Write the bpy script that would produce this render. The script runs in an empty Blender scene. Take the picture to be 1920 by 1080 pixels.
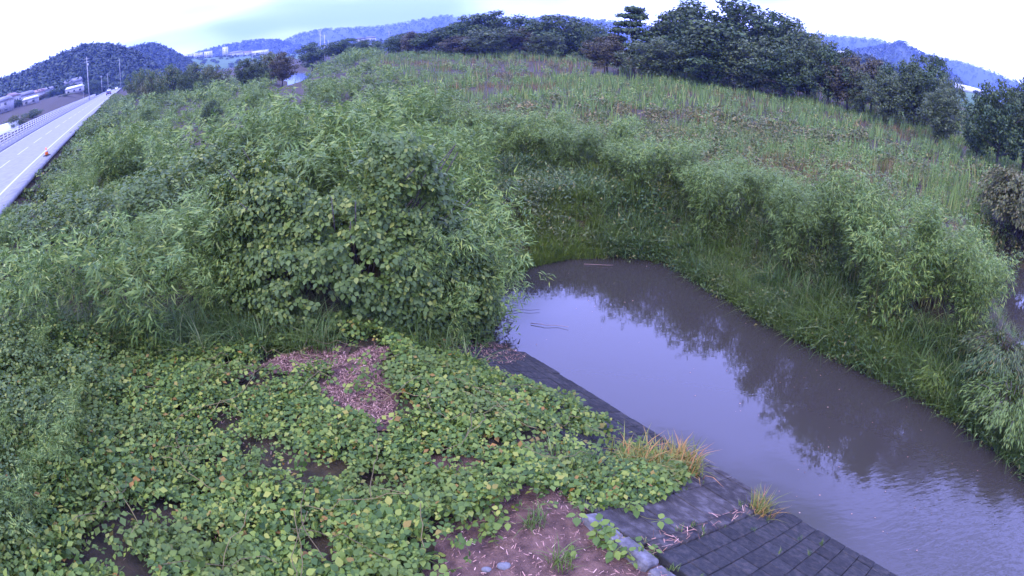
import bpy, math, numpy as np
from mathutils import Vector, Matrix, Euler
R_ = math.radians
rng = np.random.default_rng(7)
SC = bpy.context.scene
COL = SC.collection

# ------------------------------------------------------------------ camera (wide river-watch lens, barrel curved)
FPX = 1120.0; PITCH = R_(23.49); ROLL = R_(0.3); CAMZ = 7.2
cam = bpy.data.cameras.new('camera'); camo = bpy.data.objects.new('camera', cam); COL.objects.link(camo)
SC.camera = camo
cam.type = 'PANO'; cam.sensor_fit = 'HORIZONTAL'; cam.sensor_width = 36.0
_c = cam.cycles if hasattr(cam, 'cycles') and hasattr(cam.cycles, 'panorama_type') else cam
_c.panorama_type = 'FISHEYE_EQUISOLID'; _c.fisheye_lens = FPX * 36.0 / 1920.0; _c.fisheye_fov = R_(170)
cam.clip_start = 0.05; cam.clip_end = 20000
_cr, _sr = math.cos(ROLL), math.sin(ROLL)
_f = np.array([0, math.cos(PITCH), -math.sin(PITCH)]); _r = np.array([1., 0, 0]); _u = np.cross(_r, _f)
CR, CU, CF = _r * _cr + _u * _sr, -_r * _sr + _u * _cr, _f
camo.matrix_world = Matrix(((CR[0], CU[0], -CF[0], 0), (CR[1], CU[1], -CF[1], 0), (CR[2], CU[2], -CF[2], CAMZ), (0, 0, 0, 1)))

# ------------------------------------------------------------------ sky, sun, exposure
W = bpy.data.worlds.new('World'); SC.world = W; W.use_nodes = True
nt = W.node_tree; nt.nodes.clear()
def wn(t, **k):
    n = nt.nodes.new(t)
    for a, b in k.items(): setattr(n, a, b)
    return n
SUN_EL, SUN_AZ = R_(52), R_(-150)      # high, behind the camera, veiled by cloud
out = wn('ShaderNodeOutputWorld'); bg = wn('ShaderNodeBackground'); bg.inputs['Strength'].default_value = 0.12
sky = wn('ShaderNodeTexSky', sky_type='NISHITA', sun_disc=False, sun_elevation=SUN_EL, sun_rotation=SUN_AZ)
tc = wn('ShaderNodeTexCoord'); mp = wn('ShaderNodeMapping'); mp.inputs['Scale'].default_value = (1.0, 1.0, 3.4); mp.inputs['Location'].default_value = (12.9, 0, 0)
no = wn('ShaderNodeTexNoise'); no.inputs['Scale'].default_value = 1.5; no.inputs['Detail'].default_value = 3
rp = wn('ShaderNodeMapRange', interpolation_type='SMOOTHSTEP'); rp.inputs[1].default_value = .35; rp.inputs[2].default_value = .54
cl = wn('ShaderNodeMix', data_type='RGBA'); cl.inputs['A'].default_value = (2.3, 3.2, 4.6, 1); cl.inputs['B'].default_value = (9.4, 10.3, 28.5, 1)   # thin veil, thick bright cloud
mx = wn('ShaderNodeMix', data_type='RGBA'); mx.inputs['Factor'].default_value = .88
for a, b in ((tc.outputs['Generated'], mp.inputs['Vector']), (mp.outputs['Vector'], no.inputs['Vector']), (no.outputs['Fac'], rp.inputs[0]), (rp.outputs[0], cl.inputs['Factor']), (cl.outputs['Result'], mx.inputs['B']),
             (sky.outputs['Color'], mx.inputs['A']), (mx.outputs['Result'], bg.inputs['Color']), (bg.outputs['Background'], out.inputs['Surface'])):
    nt.links.new(a, b)
sl = bpy.data.lights.new('sun', 'SUN'); sl.energy = 1.2; sl.angle = R_(25); sl.color = (1.0, .97, .93)
so = bpy.data.objects.new('sun', sl); COL.objects.link(so)
_sd = Vector((math.sin(SUN_AZ) * math.cos(SUN_EL), math.cos(SUN_AZ) * math.cos(SUN_EL), math.sin(SUN_EL)))
so.rotation_euler = _sd.to_track_quat('Z', 'Y').to_euler(); so.location = (0, -20, 60)
SC.view_settings.view_transform = 'Standard'; SC.view_settings.look = 'None'; SC.view_settings.gamma = 1
SC.view_settings.exposure = 1.42; SC.view_settings.use_curve_mapping = False
SC.cycles.use_denoising = True
SC.cycles.max_bounces = 5; SC.cycles.diffuse_bounces = 2; SC.cycles.glossy_bounces = 3; SC.cycles.transmission_bounces = 3
SC.cycles.volume_bounces = 0; SC.cycles.transparent_max_bounces = 6
SC.cycles.caustics_reflective = False; SC.cycles.caustics_refractive = False

# ------------------------------------------------------------------ geometry of the lens, for surveying points off the photograph
def ray(px, py):
    dx, dy = px - 960, 540 - py; r = math.hypot(dx, dy) + 1e-9; th = 2 * math.asin(r / (2 * FPX))
    return CF * math.cos(th) + (CR * dx + CU * dy) / r * math.sin(th)
def un(px, py, z):
    d = ray(px, py); t = (z - CAMZ) / d[2]; return np.array([d[0] * t, d[1] * t])
def azel(px, py):
    d = ray(px, py); return math.atan2(d[0], d[1]), math.asin(d[2])
def polar(az, D): return np.array([D * math.sin(az), D * math.cos(az)])

# ------------------------------------------------------------------ materials
MATS = {}
def mat_base(name):
    m = bpy.data.materials.new(name); m.use_nodes = True; MATS[name] = m
    n = m.node_tree.nodes; return m, n, m.node_tree.links, n['Principled BSDF'], n['Material Output']
def ramp(n, stops):
    r = n.new('ShaderNodeValToRGB'); e = r.color_ramp.elements
    while len(e) < len(stops): e.new(0.5)
    for i, (p, c) in enumerate(stops): e[i].position = p; e[i].color = (*c, 1)
    return r
def leaf_mat(name, stops, rough=.5, transl=.25, patch=None, pscale=.25, spec=.35, gain=1.0):
    """leaf colour from a random value per leaf, drifting in broad patches"""
    m, n, L, p, o = mat_base(name); tone = lambda c: (c[0] * gain * 1.2, c[1] * gain, c[2] * gain * .76)
    stops = [(a, tone(c)) for a, c in stops]; patch = patch and tone(patch)
    g = n.new('ShaderNodeNewGeometry'); r = ramp(n, stops); L.new(g.outputs['Random Per Island'], r.inputs['Fac'])
    col = r.outputs['Color']
    if patch:
        nz = n.new('ShaderNodeTexNoise'); nz.inputs['Scale'].default_value = pscale; nz.inputs['Detail'].default_value = 3
        L.new(g.outputs['Position'], nz.inputs['Vector'])
        rr = n.new('ShaderNodeMapRange'); rr.inputs[1].default_value = .45; rr.inputs[2].default_value = .62
        L.new(nz.outputs['Fac'], rr.inputs[0])
        x = n.new('ShaderNodeMix'); x.data_type = 'RGBA'; x.inputs['B'].default_value = (*patch, 1)
        mm = n.new('ShaderNodeMath'); mm.operation = 'MULTIPLY'; mm.inputs[1].default_value = .65
        L.new(rr.outputs[0], mm.inputs[0]); L.new(mm.outputs[0], x.inputs['Factor']); L.new(col, x.inputs['A']); col = x.outputs['Result']
    L.new(col, p.inputs['Base Color']); p.inputs['Roughness'].default_value = rough
    p.inputs['Specular IOR Level'].default_value = spec
    if transl:
        t = n.new('ShaderNodeBsdfTranslucent'); L.new(col, t.inputs['Color'])
        a = n.new('ShaderNodeMixShader'); a.inputs[0].default_value = transl
        L.new(p.outputs[0], a.inputs[1]); L.new(t.outputs[0], a.inputs[2]); L.new(a.outputs[0], o.inputs['Surface'])
    return m
def surf_mat(name, c1, c2, scale=4, rough=.85, bump=.3, c3=None, detail=8, spec=.3, rnd=0.0):
    m, n, L, p, o = mat_base(name)
    g = n.new('ShaderNodeNewGeometry'); nz = n.new('ShaderNodeTexNoise'); nz.inputs['Scale'].default_value = scale; nz.inputs['Detail'].default_value = detail
    L.new(g.outputs['Position'], nz.inputs['Vector'])
    st = [(.35, c1), (.65, c2)] if c3 is None else [(.3, c1), (.5, c2), (.7, c3)]
    r = ramp(n, st); L.new(nz.outputs['Fac'], r.inputs['Fac']); col = r.outputs['Color']
    if rnd:
        oi = n.new('ShaderNodeObjectInfo'); mr = n.new('ShaderNodeMapRange'); mr.inputs[3].default_value = 1 - rnd; mr.inputs[4].default_value = 1 + rnd
        L.new(oi.outputs['Random'], mr.inputs[0]); hs = n.new('ShaderNodeHueSaturation'); L.new(mr.outputs[0], hs.inputs['Value']); L.new(col, hs.inputs['Color']); col = hs.outputs['Color']
    L.new(col, p.inputs['Base Color']); p.inputs['Roughness'].default_value = rough; p.inputs['Specular IOR Level'].default_value = spec
    if bump:
        b = n.new('ShaderNodeBump'); b.inputs['Strength'].default_value = bump; b.inputs['Distance'].default_value = .05
        n2 = n.new('ShaderNodeTexNoise'); n2.inputs['Scale'].default_value = scale * 5; n2.inputs['Detail'].default_value = 6
        L.new(g.outputs['Position'], n2.inputs['Vector']); L.new(n2.outputs['Fac'], b.inputs['Height']); L.new(b.outputs[0], p.inputs['Normal'])
    return m
def plain(name, c, rough=.6, metal=0, spec=.4):
    m, n, L, p, o = mat_base(name)
    p.inputs['Base Color'].default_value = (*c, 1); p.inputs['Roughness'].default_value = rough; p.inputs['Metallic'].default_value = metal; p.inputs['Specular IOR Level'].default_value = spec
    return m
K = dict(
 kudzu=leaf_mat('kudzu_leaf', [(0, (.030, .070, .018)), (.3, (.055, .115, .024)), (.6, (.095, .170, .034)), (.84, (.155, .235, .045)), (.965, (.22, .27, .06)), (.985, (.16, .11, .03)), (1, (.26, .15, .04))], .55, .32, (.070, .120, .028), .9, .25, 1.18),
 kudzu_d=leaf_mat('kudzu_leaf_dark', [(0, (.030, .064, .017)), (.45, (.056, .104, .024)), (.8, (.090, .150, .032)), (1, (.17, .22, .05))], .55, .32, (.060, .112, .032), .3, .3, 1.25),  # darker green kudzu leaf, used all over the mound and the vine tangle
 bamboo=leaf_mat('bamboo_leaf', [(0, (.036, .078, .022)), (.4, (.075, .140, .036)), (.8, (.120, .195, .052)), (1, (.18, .24, .065))], .55, .3, (.075, .130, .042), .2, .25, 1.5),
 culm=leaf_mat('bamboo_culm', [(0, (.07, .09, .03)), (1, (.16, .17, .06))], .5, 0),
 reed=leaf_mat('reed_blade', [(0, (.036, .078, .022)), (.4, (.068, .130, .034)), (.85, (.105, .175, .046)), (1, (.18, .19, .07))], .6, .28, (.065, .115, .040), .12, .25, 1.6),
 bank=leaf_mat('bank_grass_blade', [(0, (.030, .070, .022)), (.5, (.055, .115, .032)), (.85, (.095, .17, .05)), (1, (.20, .24, .12))], .5, .25, (.09, .15, .025), .35, .3, 1.1),
 lush=leaf_mat('lush_grass_blade', [(0, (.055, .11, .018)), (.5, (.09, .165, .025)), (1, (.15, .22, .035))], .55, .25),
 dry=leaf_mat('dry_weed', [(0, (.055, .055, .020)), (.4, (.11, .085, .035)), (.75, (.17, .125, .055)), (1, (.10, .13, .035))], .7, .15, gain=1.2),
 scrub=leaf_mat('scrub_leaf', [(0, (.028, .042, .014)), (.5, (.052, .072, .022)), (.8, (.085, .098, .032)), (1, (.14, .115, .05))], .65, .25, gain=1.6),
 weed=leaf_mat('weed_leaf', [(0, (.022, .050, .020)), (.5, (.042, .085, .028)), (.85, (.075, .125, .038)), (1, (.15, .14, .05))], .55, .2, (.075, .085, .035), .15, .3, 1.35),
 tree=leaf_mat('tree_leaf', [(0, (.012, .028, .012)), (.5, (.024, .052, .018)), (.85, (.044, .078, .026)), (1, (.075, .105, .035))], .6, .15, (.035, .055, .02), .12, .25, 1.5),
 tree_p=leaf_mat('pale_tree_leaf', [(0, (.03, .06, .022)), (.5, (.06, .10, .035)), (1, (.11, .155, .055))], .5, .2),
 tree_r=leaf_mat('brown_tree_leaf', [(0, (.030, .036, .018)), (.5, (.06, .064, .028)), (1, (.095, .095, .04))], .6, .15),
 scruff=leaf_mat('scruffy_leaf', [(0, (.040, .060, .022)), (.5, (.075, .095, .035)), (1, (.12, .12, .055))], .6, .2, gain=1.35),
 runner=leaf_mat('vine_runner', [(0, (.07, .06, .03)), (1, (.16, .15, .06))], .6, 0),
 forest=leaf_mat('forest_leaf', [(0, (.013, .028, .012)), (.5, (.020, .042, .016)), (1, (.032, .058, .020))], .6, 0),
 straw=leaf_mat('straw', [(0, (.07, .045, .035)), (.4, (.17, .105, .095)), (.8, (.32, .205, .185)), (1, (.46, .35, .33))], .8, 0),
 ochre=leaf_mat('rusty_grass', [(0, (.09, .14, .03)), (.5, (.17, .20, .05)), (.78, (.30, .19, .06)), (1, (.38, .20, .09))], .7, .2),
 bark=surf_mat('bark', (.035, .028, .022), (.09, .075, .06), 6, .9, .5),
 ground=surf_mat('ground_soil', (.022, .018, .007), (.040, .030, .012), 3.5, .95, .8, (.060, .040, .018)),
 soil=surf_mat('bare_soil', (.055, .030, .022), (.11, .060, .042), 7, .95, .9, (.17, .095, .065)),
 conc=surf_mat('pale_concrete', (.026, .022, .019), (.046, .039, .034), 6, .9, .7, (.095, .085, .078), rnd=.18),
 dark=surf_mat('dark_concrete', (.016, .017, .016), (.030, .029, .028), 11, .85, .9, (.058, .048, .040), rnd=.28),
 coping=surf_mat('coping_concrete', (.07, .065, .06), (.13, .12, .115), 8, .85, .4, (.21, .20, .19), rnd=.2),
 asphalt=surf_mat('asphalt', (.15, .15, .15), (.19, .19, .19), 2, .8, .1, spec=.4),
 pave=surf_mat('pavement_concrete', (.16, .16, .155), (.22, .22, .215), 2, .85, .1),
 line=plain('road_paint', (.36, .36, .35), .8), white=plain('white_paint', (.5, .49, .48), .5), steel=plain('galvanised_steel', (.34, .36, .38), .45, .3),
 polec=surf_mat('pole_concrete', (.30, .30, .29), (.40, .40, .39), 3, .8, 0),
 blue=plain('car_paint_blue', (.01, .018, .06), .25), wcar=plain('car_paint_white', (.7, .7, .7), .3), glass=plain('dark_glass', (.02, .025, .03), .08, 0, .6), tyre=plain('tyre_rubber', (.02, .02, .02), .8),
 orange=plain('orange_plastic', (.75, .16, .03), .5), roof=surf_mat('grey_roof_tile', (.10, .10, .115), (.16, .155, .17), .7, .6, .2, rnd=.35),
 roofb=surf_mat('brown_roof_tile', (.16, .10, .085), (.22, .15, .13), .7, .6, .2, rnd=.25), wall=surf_mat('house_render', (.26, .25, .24), (.36, .345, .33), .5, .8, 0, rnd=.3),
 metal=plain('white_sheet_metal', (.52, .53, .54), .4), green=surf_mat('grass_plain', (.045, .085, .025), (.08, .13, .04), .05, .9, .2),
 twig=plain('wet_twig', (.05, .035, .03), .6), stick=plain('pale_stick', (.30, .19, .15), .8), stone=surf_mat('stone', (.07, .07, .07), (.16, .155, .15), 9, .8, .4),
)
def water_mat():
    m, n, L, p, o = mat_base('river_water')
    p.inputs['Base Color'].default_value = (.034, .029, .022, 1); p.inputs['Roughness'].default_value = .03
    p.inputs['IOR'].default_value = 1.42; p.inputs['Specular IOR Level'].default_value = .6
    g = n.new('ShaderNodeNewGeometry')
    a = n.new('ShaderNodeTexNoise'); a.inputs['Scale'].default_value = .9; a.inputs['Detail'].default_value = 2
    mp2 = n.new('ShaderNodeMapping'); mp2.inputs['Rotation'].default_value = (0, 0, R_(-35)); mp2.inputs['Scale'].default_value = (3.2, 9, 1)
    b = n.new('ShaderNodeTexNoise'); b.inputs['Scale'].default_value = 1.0; b.inputs['Detail'].default_value = 2
    L.new(g.outputs['Position'], a.inputs['Vector']); L.new(g.outputs['Position'], mp2.inputs['Vector']); L.new(mp2.outputs[0], b.inputs['Vector'])
    # the current quickens downstream: ripples grow around (8, 5)
    ds = n.new('ShaderNodeVectorMath'); ds.operation = 'DISTANCE'; ds.inputs[1].default_value = (9.2, 4.6, 0); L.new(g.outputs['Position'], ds.inputs[0])
    mr = n.new('ShaderNodeMapRange'); mr.inputs[1].default_value = 4.2; mr.inputs[2].default_value = .8; mr.inputs[3].default_value = .05; mr.inputs[4].default_value = 1.0; L.new(ds.outputs['Value'], mr.inputs[0])
    ml = n.new('ShaderNodeMath'); ml.operation = 'MULTIPLY'; L.new(b.outputs['Fac'], ml.inputs[0]); L.new(mr.outputs[0], ml.inputs[1])
    m2 = n.new('ShaderNodeMath'); m2.operation = 'MULTIPLY_ADD'; m2.inputs[1].default_value = .12; L.new(a.outputs['Fac'], m2.inputs[0]); L.new(ml.outputs[0], m2.inputs[2])
    bp = n.new('ShaderNodeBump'); bp.inputs['Strength'].default_value = .28; bp.inputs['Distance'].default_value = .06; L.new(m2.outputs[0], bp.inputs['Height']); L.new(bp.outputs[0], p.inputs['Normal'])
    return m
K['water'] = water_mat()

# ------------------------------------------------------------------ mesh helpers (numpy)
class MB:
    def __init__(s): s.v = []; s.t = []; s.q = []; s.n = 0
    def add(s, v, tris=None, quads=None):
        v = np.asarray(v, float).reshape(-1, 3)
        if tris is not None and len(tris): s.t.append(np.asarray(tris, np.int64).reshape(-1, 3) + s.n)
        if quads is not None and len(quads): s.q.append(np.asarray(quads, np.int64).reshape(-1, 4) + s.n)
        s.v.append(v); s.n += len(v); return s
    def scatter(s, T, P, M):
        """T=(verts,tris,quads); P (n,3); M (n,3,3) matrices (rotation*scale)"""
        V, tr, qd = T; n = len(P)
        if n == 0: return s
        V = np.asarray(V, float); vv = np.einsum('nij,kj->nki', M, V) + P[:, None, :]
        off = (np.arange(n) * len(V))[:, None, None]
        return s.add(vv.reshape(-1, 3), (np.asarray(tr)[None] + off).reshape(-1, 3) if len(tr) else None, (np.asarray(qd)[None] + off).reshape(-1, 4) if len(qd) else None)
    def box(s, c, d, rz=0, axes=None):
        c = np.array(c, float); h = np.array(d, float) / 2
        p = np.array([[x, y, z] for x in (-1, 1) for y in (-1, 1) for z in (-1, 1)]) * h
        if axes is None: ax = np.array([[math.cos(rz), math.sin(rz), 0], [-math.sin(rz), math.cos(rz), 0], [0, 0, 1]])
        else: ax = np.array(axes)
        return s.add(p @ ax + c, None, [(0, 1, 3, 2), (4, 6, 7, 5), (0, 4, 5, 1), (2, 3, 7, 6), (0, 2, 6, 4), (1, 5, 7, 3)])
    def tube(s, pts, rad, sides=6, cap=True):
        pts = np.asarray(pts, float); n = len(pts); rad = np.broadcast_to(np.asarray(rad, float), (n,))
        d = np.gradient(pts, axis=0); d /= np.linalg.norm(d, axis=1)[:, None] + 1e-9
        ref = np.where(np.abs(d[:, 2:3]) > .9, np.array([[1., 0, 0]]), np.array([[0, 0, 1.]]))
        a = np.cross(d, ref); a /= np.linalg.norm(a, axis=1)[:, None] + 1e-9; b = np.cross(d, a)
        th = np.arange(sides) * 2 * math.pi / sides
        v = pts[:, None] + rad[:, None, None] * (np.cos(th)[None, :, None] * a[:, None] + np.sin(th)[None, :, None] * b[:, None])
        q = [(i * sides + j, i * sides + (j + 1) % sides, (i + 1) * sides + (j + 1) % sides, (i + 1) * sides + j) for i in range(n - 1) for j in range(sides)]
        v = v.reshape(-1, 3); t = []
        if cap:
            v = np.vstack([v, pts[:1], pts[-1:]]); k = n * sides
            t = [(k, (j + 1) % sides, j) for j in range(sides)] + [(k + 1, (n - 1) * sides + j, (n - 1) * sides + (j + 1) % sides) for j in range(sides)]
        return s.add(v, t, q)
    def mesh(s, name, mat, smooth=False):
        me = bpy.data.meshes.new(name)
        v = np.concatenate(s.v) if s.v else np.zeros((0, 3))
        t = np.concatenate(s.t) if s.t else np.zeros((0, 3), np.int64); q = np.concatenate(s.q) if s.q else np.zeros((0, 4), np.int64)
        me.vertices.add(len(v)); me.vertices.foreach_set('co', v.astype(np.float32).ravel())
        li = np.concatenate([t.ravel(), q.ravel()]).astype(np.int32); me.loops.add(len(li)); me.loops.foreach_set('vertex_index', li)
        ls = np.concatenate([np.arange(len(t)) * 3, len(t) * 3 + np.arange(len(q)) * 4]).astype(np.int32)
        me.polygons.add(len(ls)); me.polygons.foreach_set('loop_start', ls)
        if smooth: me.polygons.foreach_set('use_smooth', np.ones(len(ls), bool))
        me.materials.append(K[mat] if isinstance(mat, str) else mat); me.update(calc_edges=True); return me
    def build(s, name, mat, parent=None, smooth=False): return link(name, s.mesh(name, mat, smooth), parent)
def link(name, data, parent=None):
    o = bpy.data.objects.new(name, data); COL.objects.link(o)
    if parent: o.parent = parent
    return o
def tag(o, label=None, cat=None, group=None, kind=None):
    if label: o['label'] = label
    if cat: o['category'] = cat
    if group: o['group'] = group
    if kind: o['kind'] = kind
    return o
def thing(name, loc, label, cat, group=None, rz=0, sc=None):
    o = link(name, None); o.location = (float(loc[0]), float(loc[1]), float(loc[2])); o.rotation_euler = (0, 0, rz); o.empty_display_size = .2
    if sc is not None: o.scale = sc
    return tag(o, label, cat, group)
def copy_tree(o, parent=None):
    c = o.copy(); COL.objects.link(c); c.parent = parent
    for ch in list(o.children): copy_tree(ch, c)
    return c
def rots(n, up=None, tilt=.4, rg=rng):
    """random spins about the normal `up` (n,3), leaning by about tilt rad"""
    if up is None: up = np.tile([0, 0, 1.], (n, 1))
    z = up + rg.normal(0, tilt, (n, 3)); z /= np.linalg.norm(z, axis=1)[:, None]
    x = rg.normal(0, 1, (n, 3)); x -= (x * z).sum(1)[:, None] * z; x /= np.linalg.norm(x, axis=1)[:, None]
    return np.stack([x, np.cross(z, x), z], axis=2)
def face_to(n_dir, y_dir):
    """matrices with y along y_dir and z near n_dir"""
    y = y_dir / (np.linalg.norm(y_dir, axis=1)[:, None] + 1e-9); x = np.cross(y, n_dir); x /= np.linalg.norm(x, axis=1)[:, None] + 1e-9
    return np.stack([x, y, np.cross(x, y)], axis=2)
_pg = rng.random((64, 64))
def vnoise(x, y):
    """smooth value noise, period 64"""
    x = np.asarray(x, float); y = np.asarray(y, float); xi = np.floor(x).astype(int); yi = np.floor(y).astype(int); fx = x - xi; fy = y - yi
    fx = fx * fx * (3 - 2 * fx); fy = fy * fy * (3 - 2 * fy); g = lambda a, b: _pg[a % 64, b % 64]
    return (g(xi, yi) * (1 - fx) + g(xi + 1, yi) * fx) * (1 - fy) + (g(xi, yi + 1) * (1 - fx) + g(xi + 1, yi + 1) * fx) * fy
def fbm(x, y): return vnoise(x, y) * .55 + vnoise(x * 2.1 + 9, y * 2.1) * .3 + vnoise(x * 4.3, y * 4.3 + 5) * .15
def inpoly(P, poly):
    poly = np.asarray(poly, float); x, y = P[..., 0], P[..., 1]; r = np.zeros(x.shape, bool); j = len(poly) - 1
    for i in range(len(poly)):
        (xi, yi), (xj, yj) = poly[i], poly[j]
        r ^= ((yi > y) != (yj > y)) & (x < (xj - xi) * (y - yi) / (yj - yi + 1e-12) + xi); j = i
    return r
def dist_line(P, poly, closed=True):
    poly = np.asarray(poly, float); d = np.full(P.shape[:-1], 1e9); n = len(poly)
    for i in range(n if closed else n - 1):
        a = poly[i]; b = poly[(i + 1) % n]; ab = b - a; t = np.clip(((P - a) @ ab) / (ab @ ab), 0, 1)
        d = np.minimum(d, np.linalg.norm(P - a - t[..., None] * ab, axis=-1))
    return d
def sm(x, a, b): t = np.clip((x - a) / (b - a), 0, 1); return t * t * (3 - 2 * t)

# ------------------------------------------------------------------ plan of the place
A0 = np.array([.3, 12.6]); U = np.array([.607, -.795]); U /= np.linalg.norm(U); N = np.array([U[1], -U[0]])  # revetment foot, along it, up the slope
SLW, TOPZ = 3.75, 1.6
RIVER = np.array([A0 - U * .0, (-1.0, 13.6), (-1.5, 15.2), (-.6, 17.0), (.6, 18.4), (1.9, 19.1), (3.6, 19.4), (5.4, 19.0), (6.4, 16.4), (7.4, 14.0), (8.7, 11.9), (10.1, 9.9), (10.9, 8.5), (11.6, 5.6), (13, 0), (15, -10), A0 + U * 24, A0 + U * 10])
CHANNEL = np.array([(15.2, 8.6), (16.8, 12.0), (18.6, 15.2), (21.5, 19.0), (24.5, 20.5), (26, 17), (23, 12), (21, 6), (17, 4)])
POND = np.array([polar(azel(p, 140)[0], d) for p, d in ((540, 120), (536, 190), (545, 300), (585, 300), (582, 190), (577, 120))])
RD = np.array([-.599, .801]); RN = np.array([.801, .599])    # the road runs along RD; RN points to the river side
D_ROAD, ROADZ, ROADW = -5.8, 4.0, 6.9
def droad(P): return P @ RN - D_ROAD           # metres to the river side of the road's near edge
def height(P):
    """ground height at (…,2) points"""
    r = np.linalg.norm(P, axis=-1); az = np.arctan2(P[..., 0], P[..., 1])
    nz = fbm(P[..., 0] * .21 + 20, P[..., 1] * .21 + 20) - .5
    land = 1.5 + .5 * nz + 3.3 * sm(r, 28, 170) * (1 - .55 * sm(az, .25, .75)) * sm(az, -.40, -.27)
    w = np.minimum(np.where(inpoly(P, RIVER), -1, 1) * dist_line(P, RIVER), np.where(inpoly(P, CHANNEL), -1, 1) * dist_line(P, CHANNEL))
    w2 = np.where(inpoly(P, POND), -1, 1) * dist_line(P, POND)
    bank = np.where(w > 0, .45 * np.minimum(w, .4) + .7 * sm(w, .3, 1.8) + 9 * sm(w, 1.2, 7), .45 * w)
    h = np.minimum(land, np.maximum(bank, -1.0)); h = np.where(w2 < 12, np.minimum(h, np.where(w2 > 0, .2 + w2 * .4, -1)), h)
    s = (P - A0) @ N; t = (P - A0) @ U         # concrete slope and the flat above it
    rev = np.where(s < SLW, TOPZ * s / SLW - .1, TOPZ + .12 * nz)
    k = (t > -.3) & (s > -.35) & (r < 40); h = np.where(k, np.maximum(rev, -1.0), h)
    k2 = (t <= -.3) & (t > -3) & (s > 0) & (r < 40); h = np.where(k2, np.maximum(h, rev * np.clip((t + 3) / 2.7, 0, 1)), h)
    d = droad(P)                               # levee under the road
    lev = np.where(d > 0, ROADZ - .1 - d * .42, np.where(d > -ROADW - 3.2, ROADZ - .1, ROADZ - .1 + (d + ROADW + 3.2) * .45))
    lev = np.where(d > -200, lev, -5); flat = .9 + 7.5 * sm(r, 170, 390) * sm(-d, 13, 36)
    return np.where(d < -ROADW - 1, np.maximum(flat, lev), np.maximum(h, lev))
def hz(x, y): return float(height(np.array([[x, y]], float))[0])
def hit(px, py):
    """where the line of sight through a photograph point meets the ground"""
    d = ray(px, py); t = np.arange(3, 60, .05); q = np.outer(t, d[:2]); k = np.nonzero(CAMZ + t * d[2] < height(q) + .15)[0]; return q[k[0]] if len(k) else q[-1]
def ground(P): return np.column_stack([P, height(P)])

# ---- ground sheet (one sheet to the horizon)
ang = np.concatenate([np.linspace(-74, 74, 300), np.linspace(80, 280, 40)]) * math.pi / 180
rad = np.concatenate([[.3], np.geomspace(1.2, 60, 150), np.geomspace(61, 3900, 70)])
PA = np.stack([np.outer(rad, np.sin(ang)), np.outer(rad, np.cos(ang))], axis=-1); HH = height(PA)
HH = np.where(rad[:, None] > 600, np.minimum(HH, 4.0), HH)
na, nr = len(ang), len(rad); i, j = np.meshgrid(np.arange(nr - 1), np.arange(na), indexing='ij'); j2 = (j + 1) % na
mb = MB().add(np.dstack([PA, HH]).reshape(-1, 3), None, np.stack([i * na + j, (i + 1) * na + j, (i + 1) * na + j2, i * na + j2], -1).reshape(-1, 4))
mb.add([(0, 0, HH[0].mean())], [(len(rad) * na, k, (k + 1) % na) for k in range(na)])
mb.t[-1] = np.array([(nr * na, (k + 1) % na, k) for k in range(na)])
g = mb.build('ground', 'ground', smooth=True); tag(g, kind='structure')
def sheet(name, poly, z, mat, kind='structure', parent=None):
    import bmesh
    bm = bmesh.new(); bm.faces.new([bm.verts.new((p[0], p[1], z)) for p in poly]); bmesh.ops.triangulate(bm, faces=bm.faces[:]); bmesh.ops.recalc_face_normals(bm, faces=bm.faces[:])
    if bm.faces[:][0].normal.z < 0: bmesh.ops.reverse_faces(bm, faces=bm.faces[:])
    me = bpy.data.meshes.new(name); bm.to_mesh(me); bm.free(); me.materials.append(K[mat]); o = link(name, me, parent)
    if kind and not parent: tag(o, kind=kind)
    return o
def grow(poly, d): c = poly.mean(0); return c + (poly - c) * (1 + d / np.linalg.norm(poly - c, axis=1)[:, None])
sheet('river', [(-3, -14), (14.4, -14), (14.4, 9), (14, 22), (-3, 22)], 0, 'water'); sheet('side_channel', [(14.5, 3), (43, 3), (43, 37), (14.5, 37)], 0, 'water'); sheet('distant_water', grow(POND, 2), .02, 'water')
# bare earth by the revetment, as a thin sheet following the ground
def patch(name, poly, mat, dz=.03, step=.12):
    poly = np.asarray(poly); lo, hi = poly.min(0), poly.max(0); xs = np.arange(lo[0], hi[0], step); ys = np.arange(lo[1], hi[1], step)
    G = np.stack(np.meshgrid(xs, ys, indexing='ij'), -1); c = G[:-1, :-1] + step / 2
    keep = inpoly(c + .15 * (fbm(c[..., 0] * 3, c[..., 1] * 3)[..., None] - .5), poly); Z = height(G) + dz + .05 * (fbm(G[..., 0] * 4, G[..., 1] * 4) - .5)
    ii, jj = np.nonzero(keep); m = len(ys)
    o = MB().add(np.dstack([G, Z]).reshape(-1, 3), None, np.stack([ii * m + jj, (ii + 1) * m + jj, (ii + 1) * m + jj + 1, ii * m + jj + 1], -1)).build(name, mat, smooth=True)
    tag(o, kind='structure'); return o
EARTH = np.array([un(*p, TOPZ) for p in ((840, 1090), (880, 1000), (960, 950), (1060, 925), (1110, 945), (1150, 1000), (1205, 1055), (1260, 1110), (900, 1160))])
PATCHES = [np.array([un(*p, TOPZ) for p in q]) for q in (((495, 690), (520, 665), (590, 630), (640, 655), (660, 690), (600, 700), (540, 705)), ((590, 735), (640, 700), (700, 690), (740, 760), (735, 800), (690, 800), (650, 770)),
                                                          ((400, 705), (440, 680), (480, 690), (450, 712)), ((640, 680), (690, 655), (740, 655), (690, 690)))]
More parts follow.
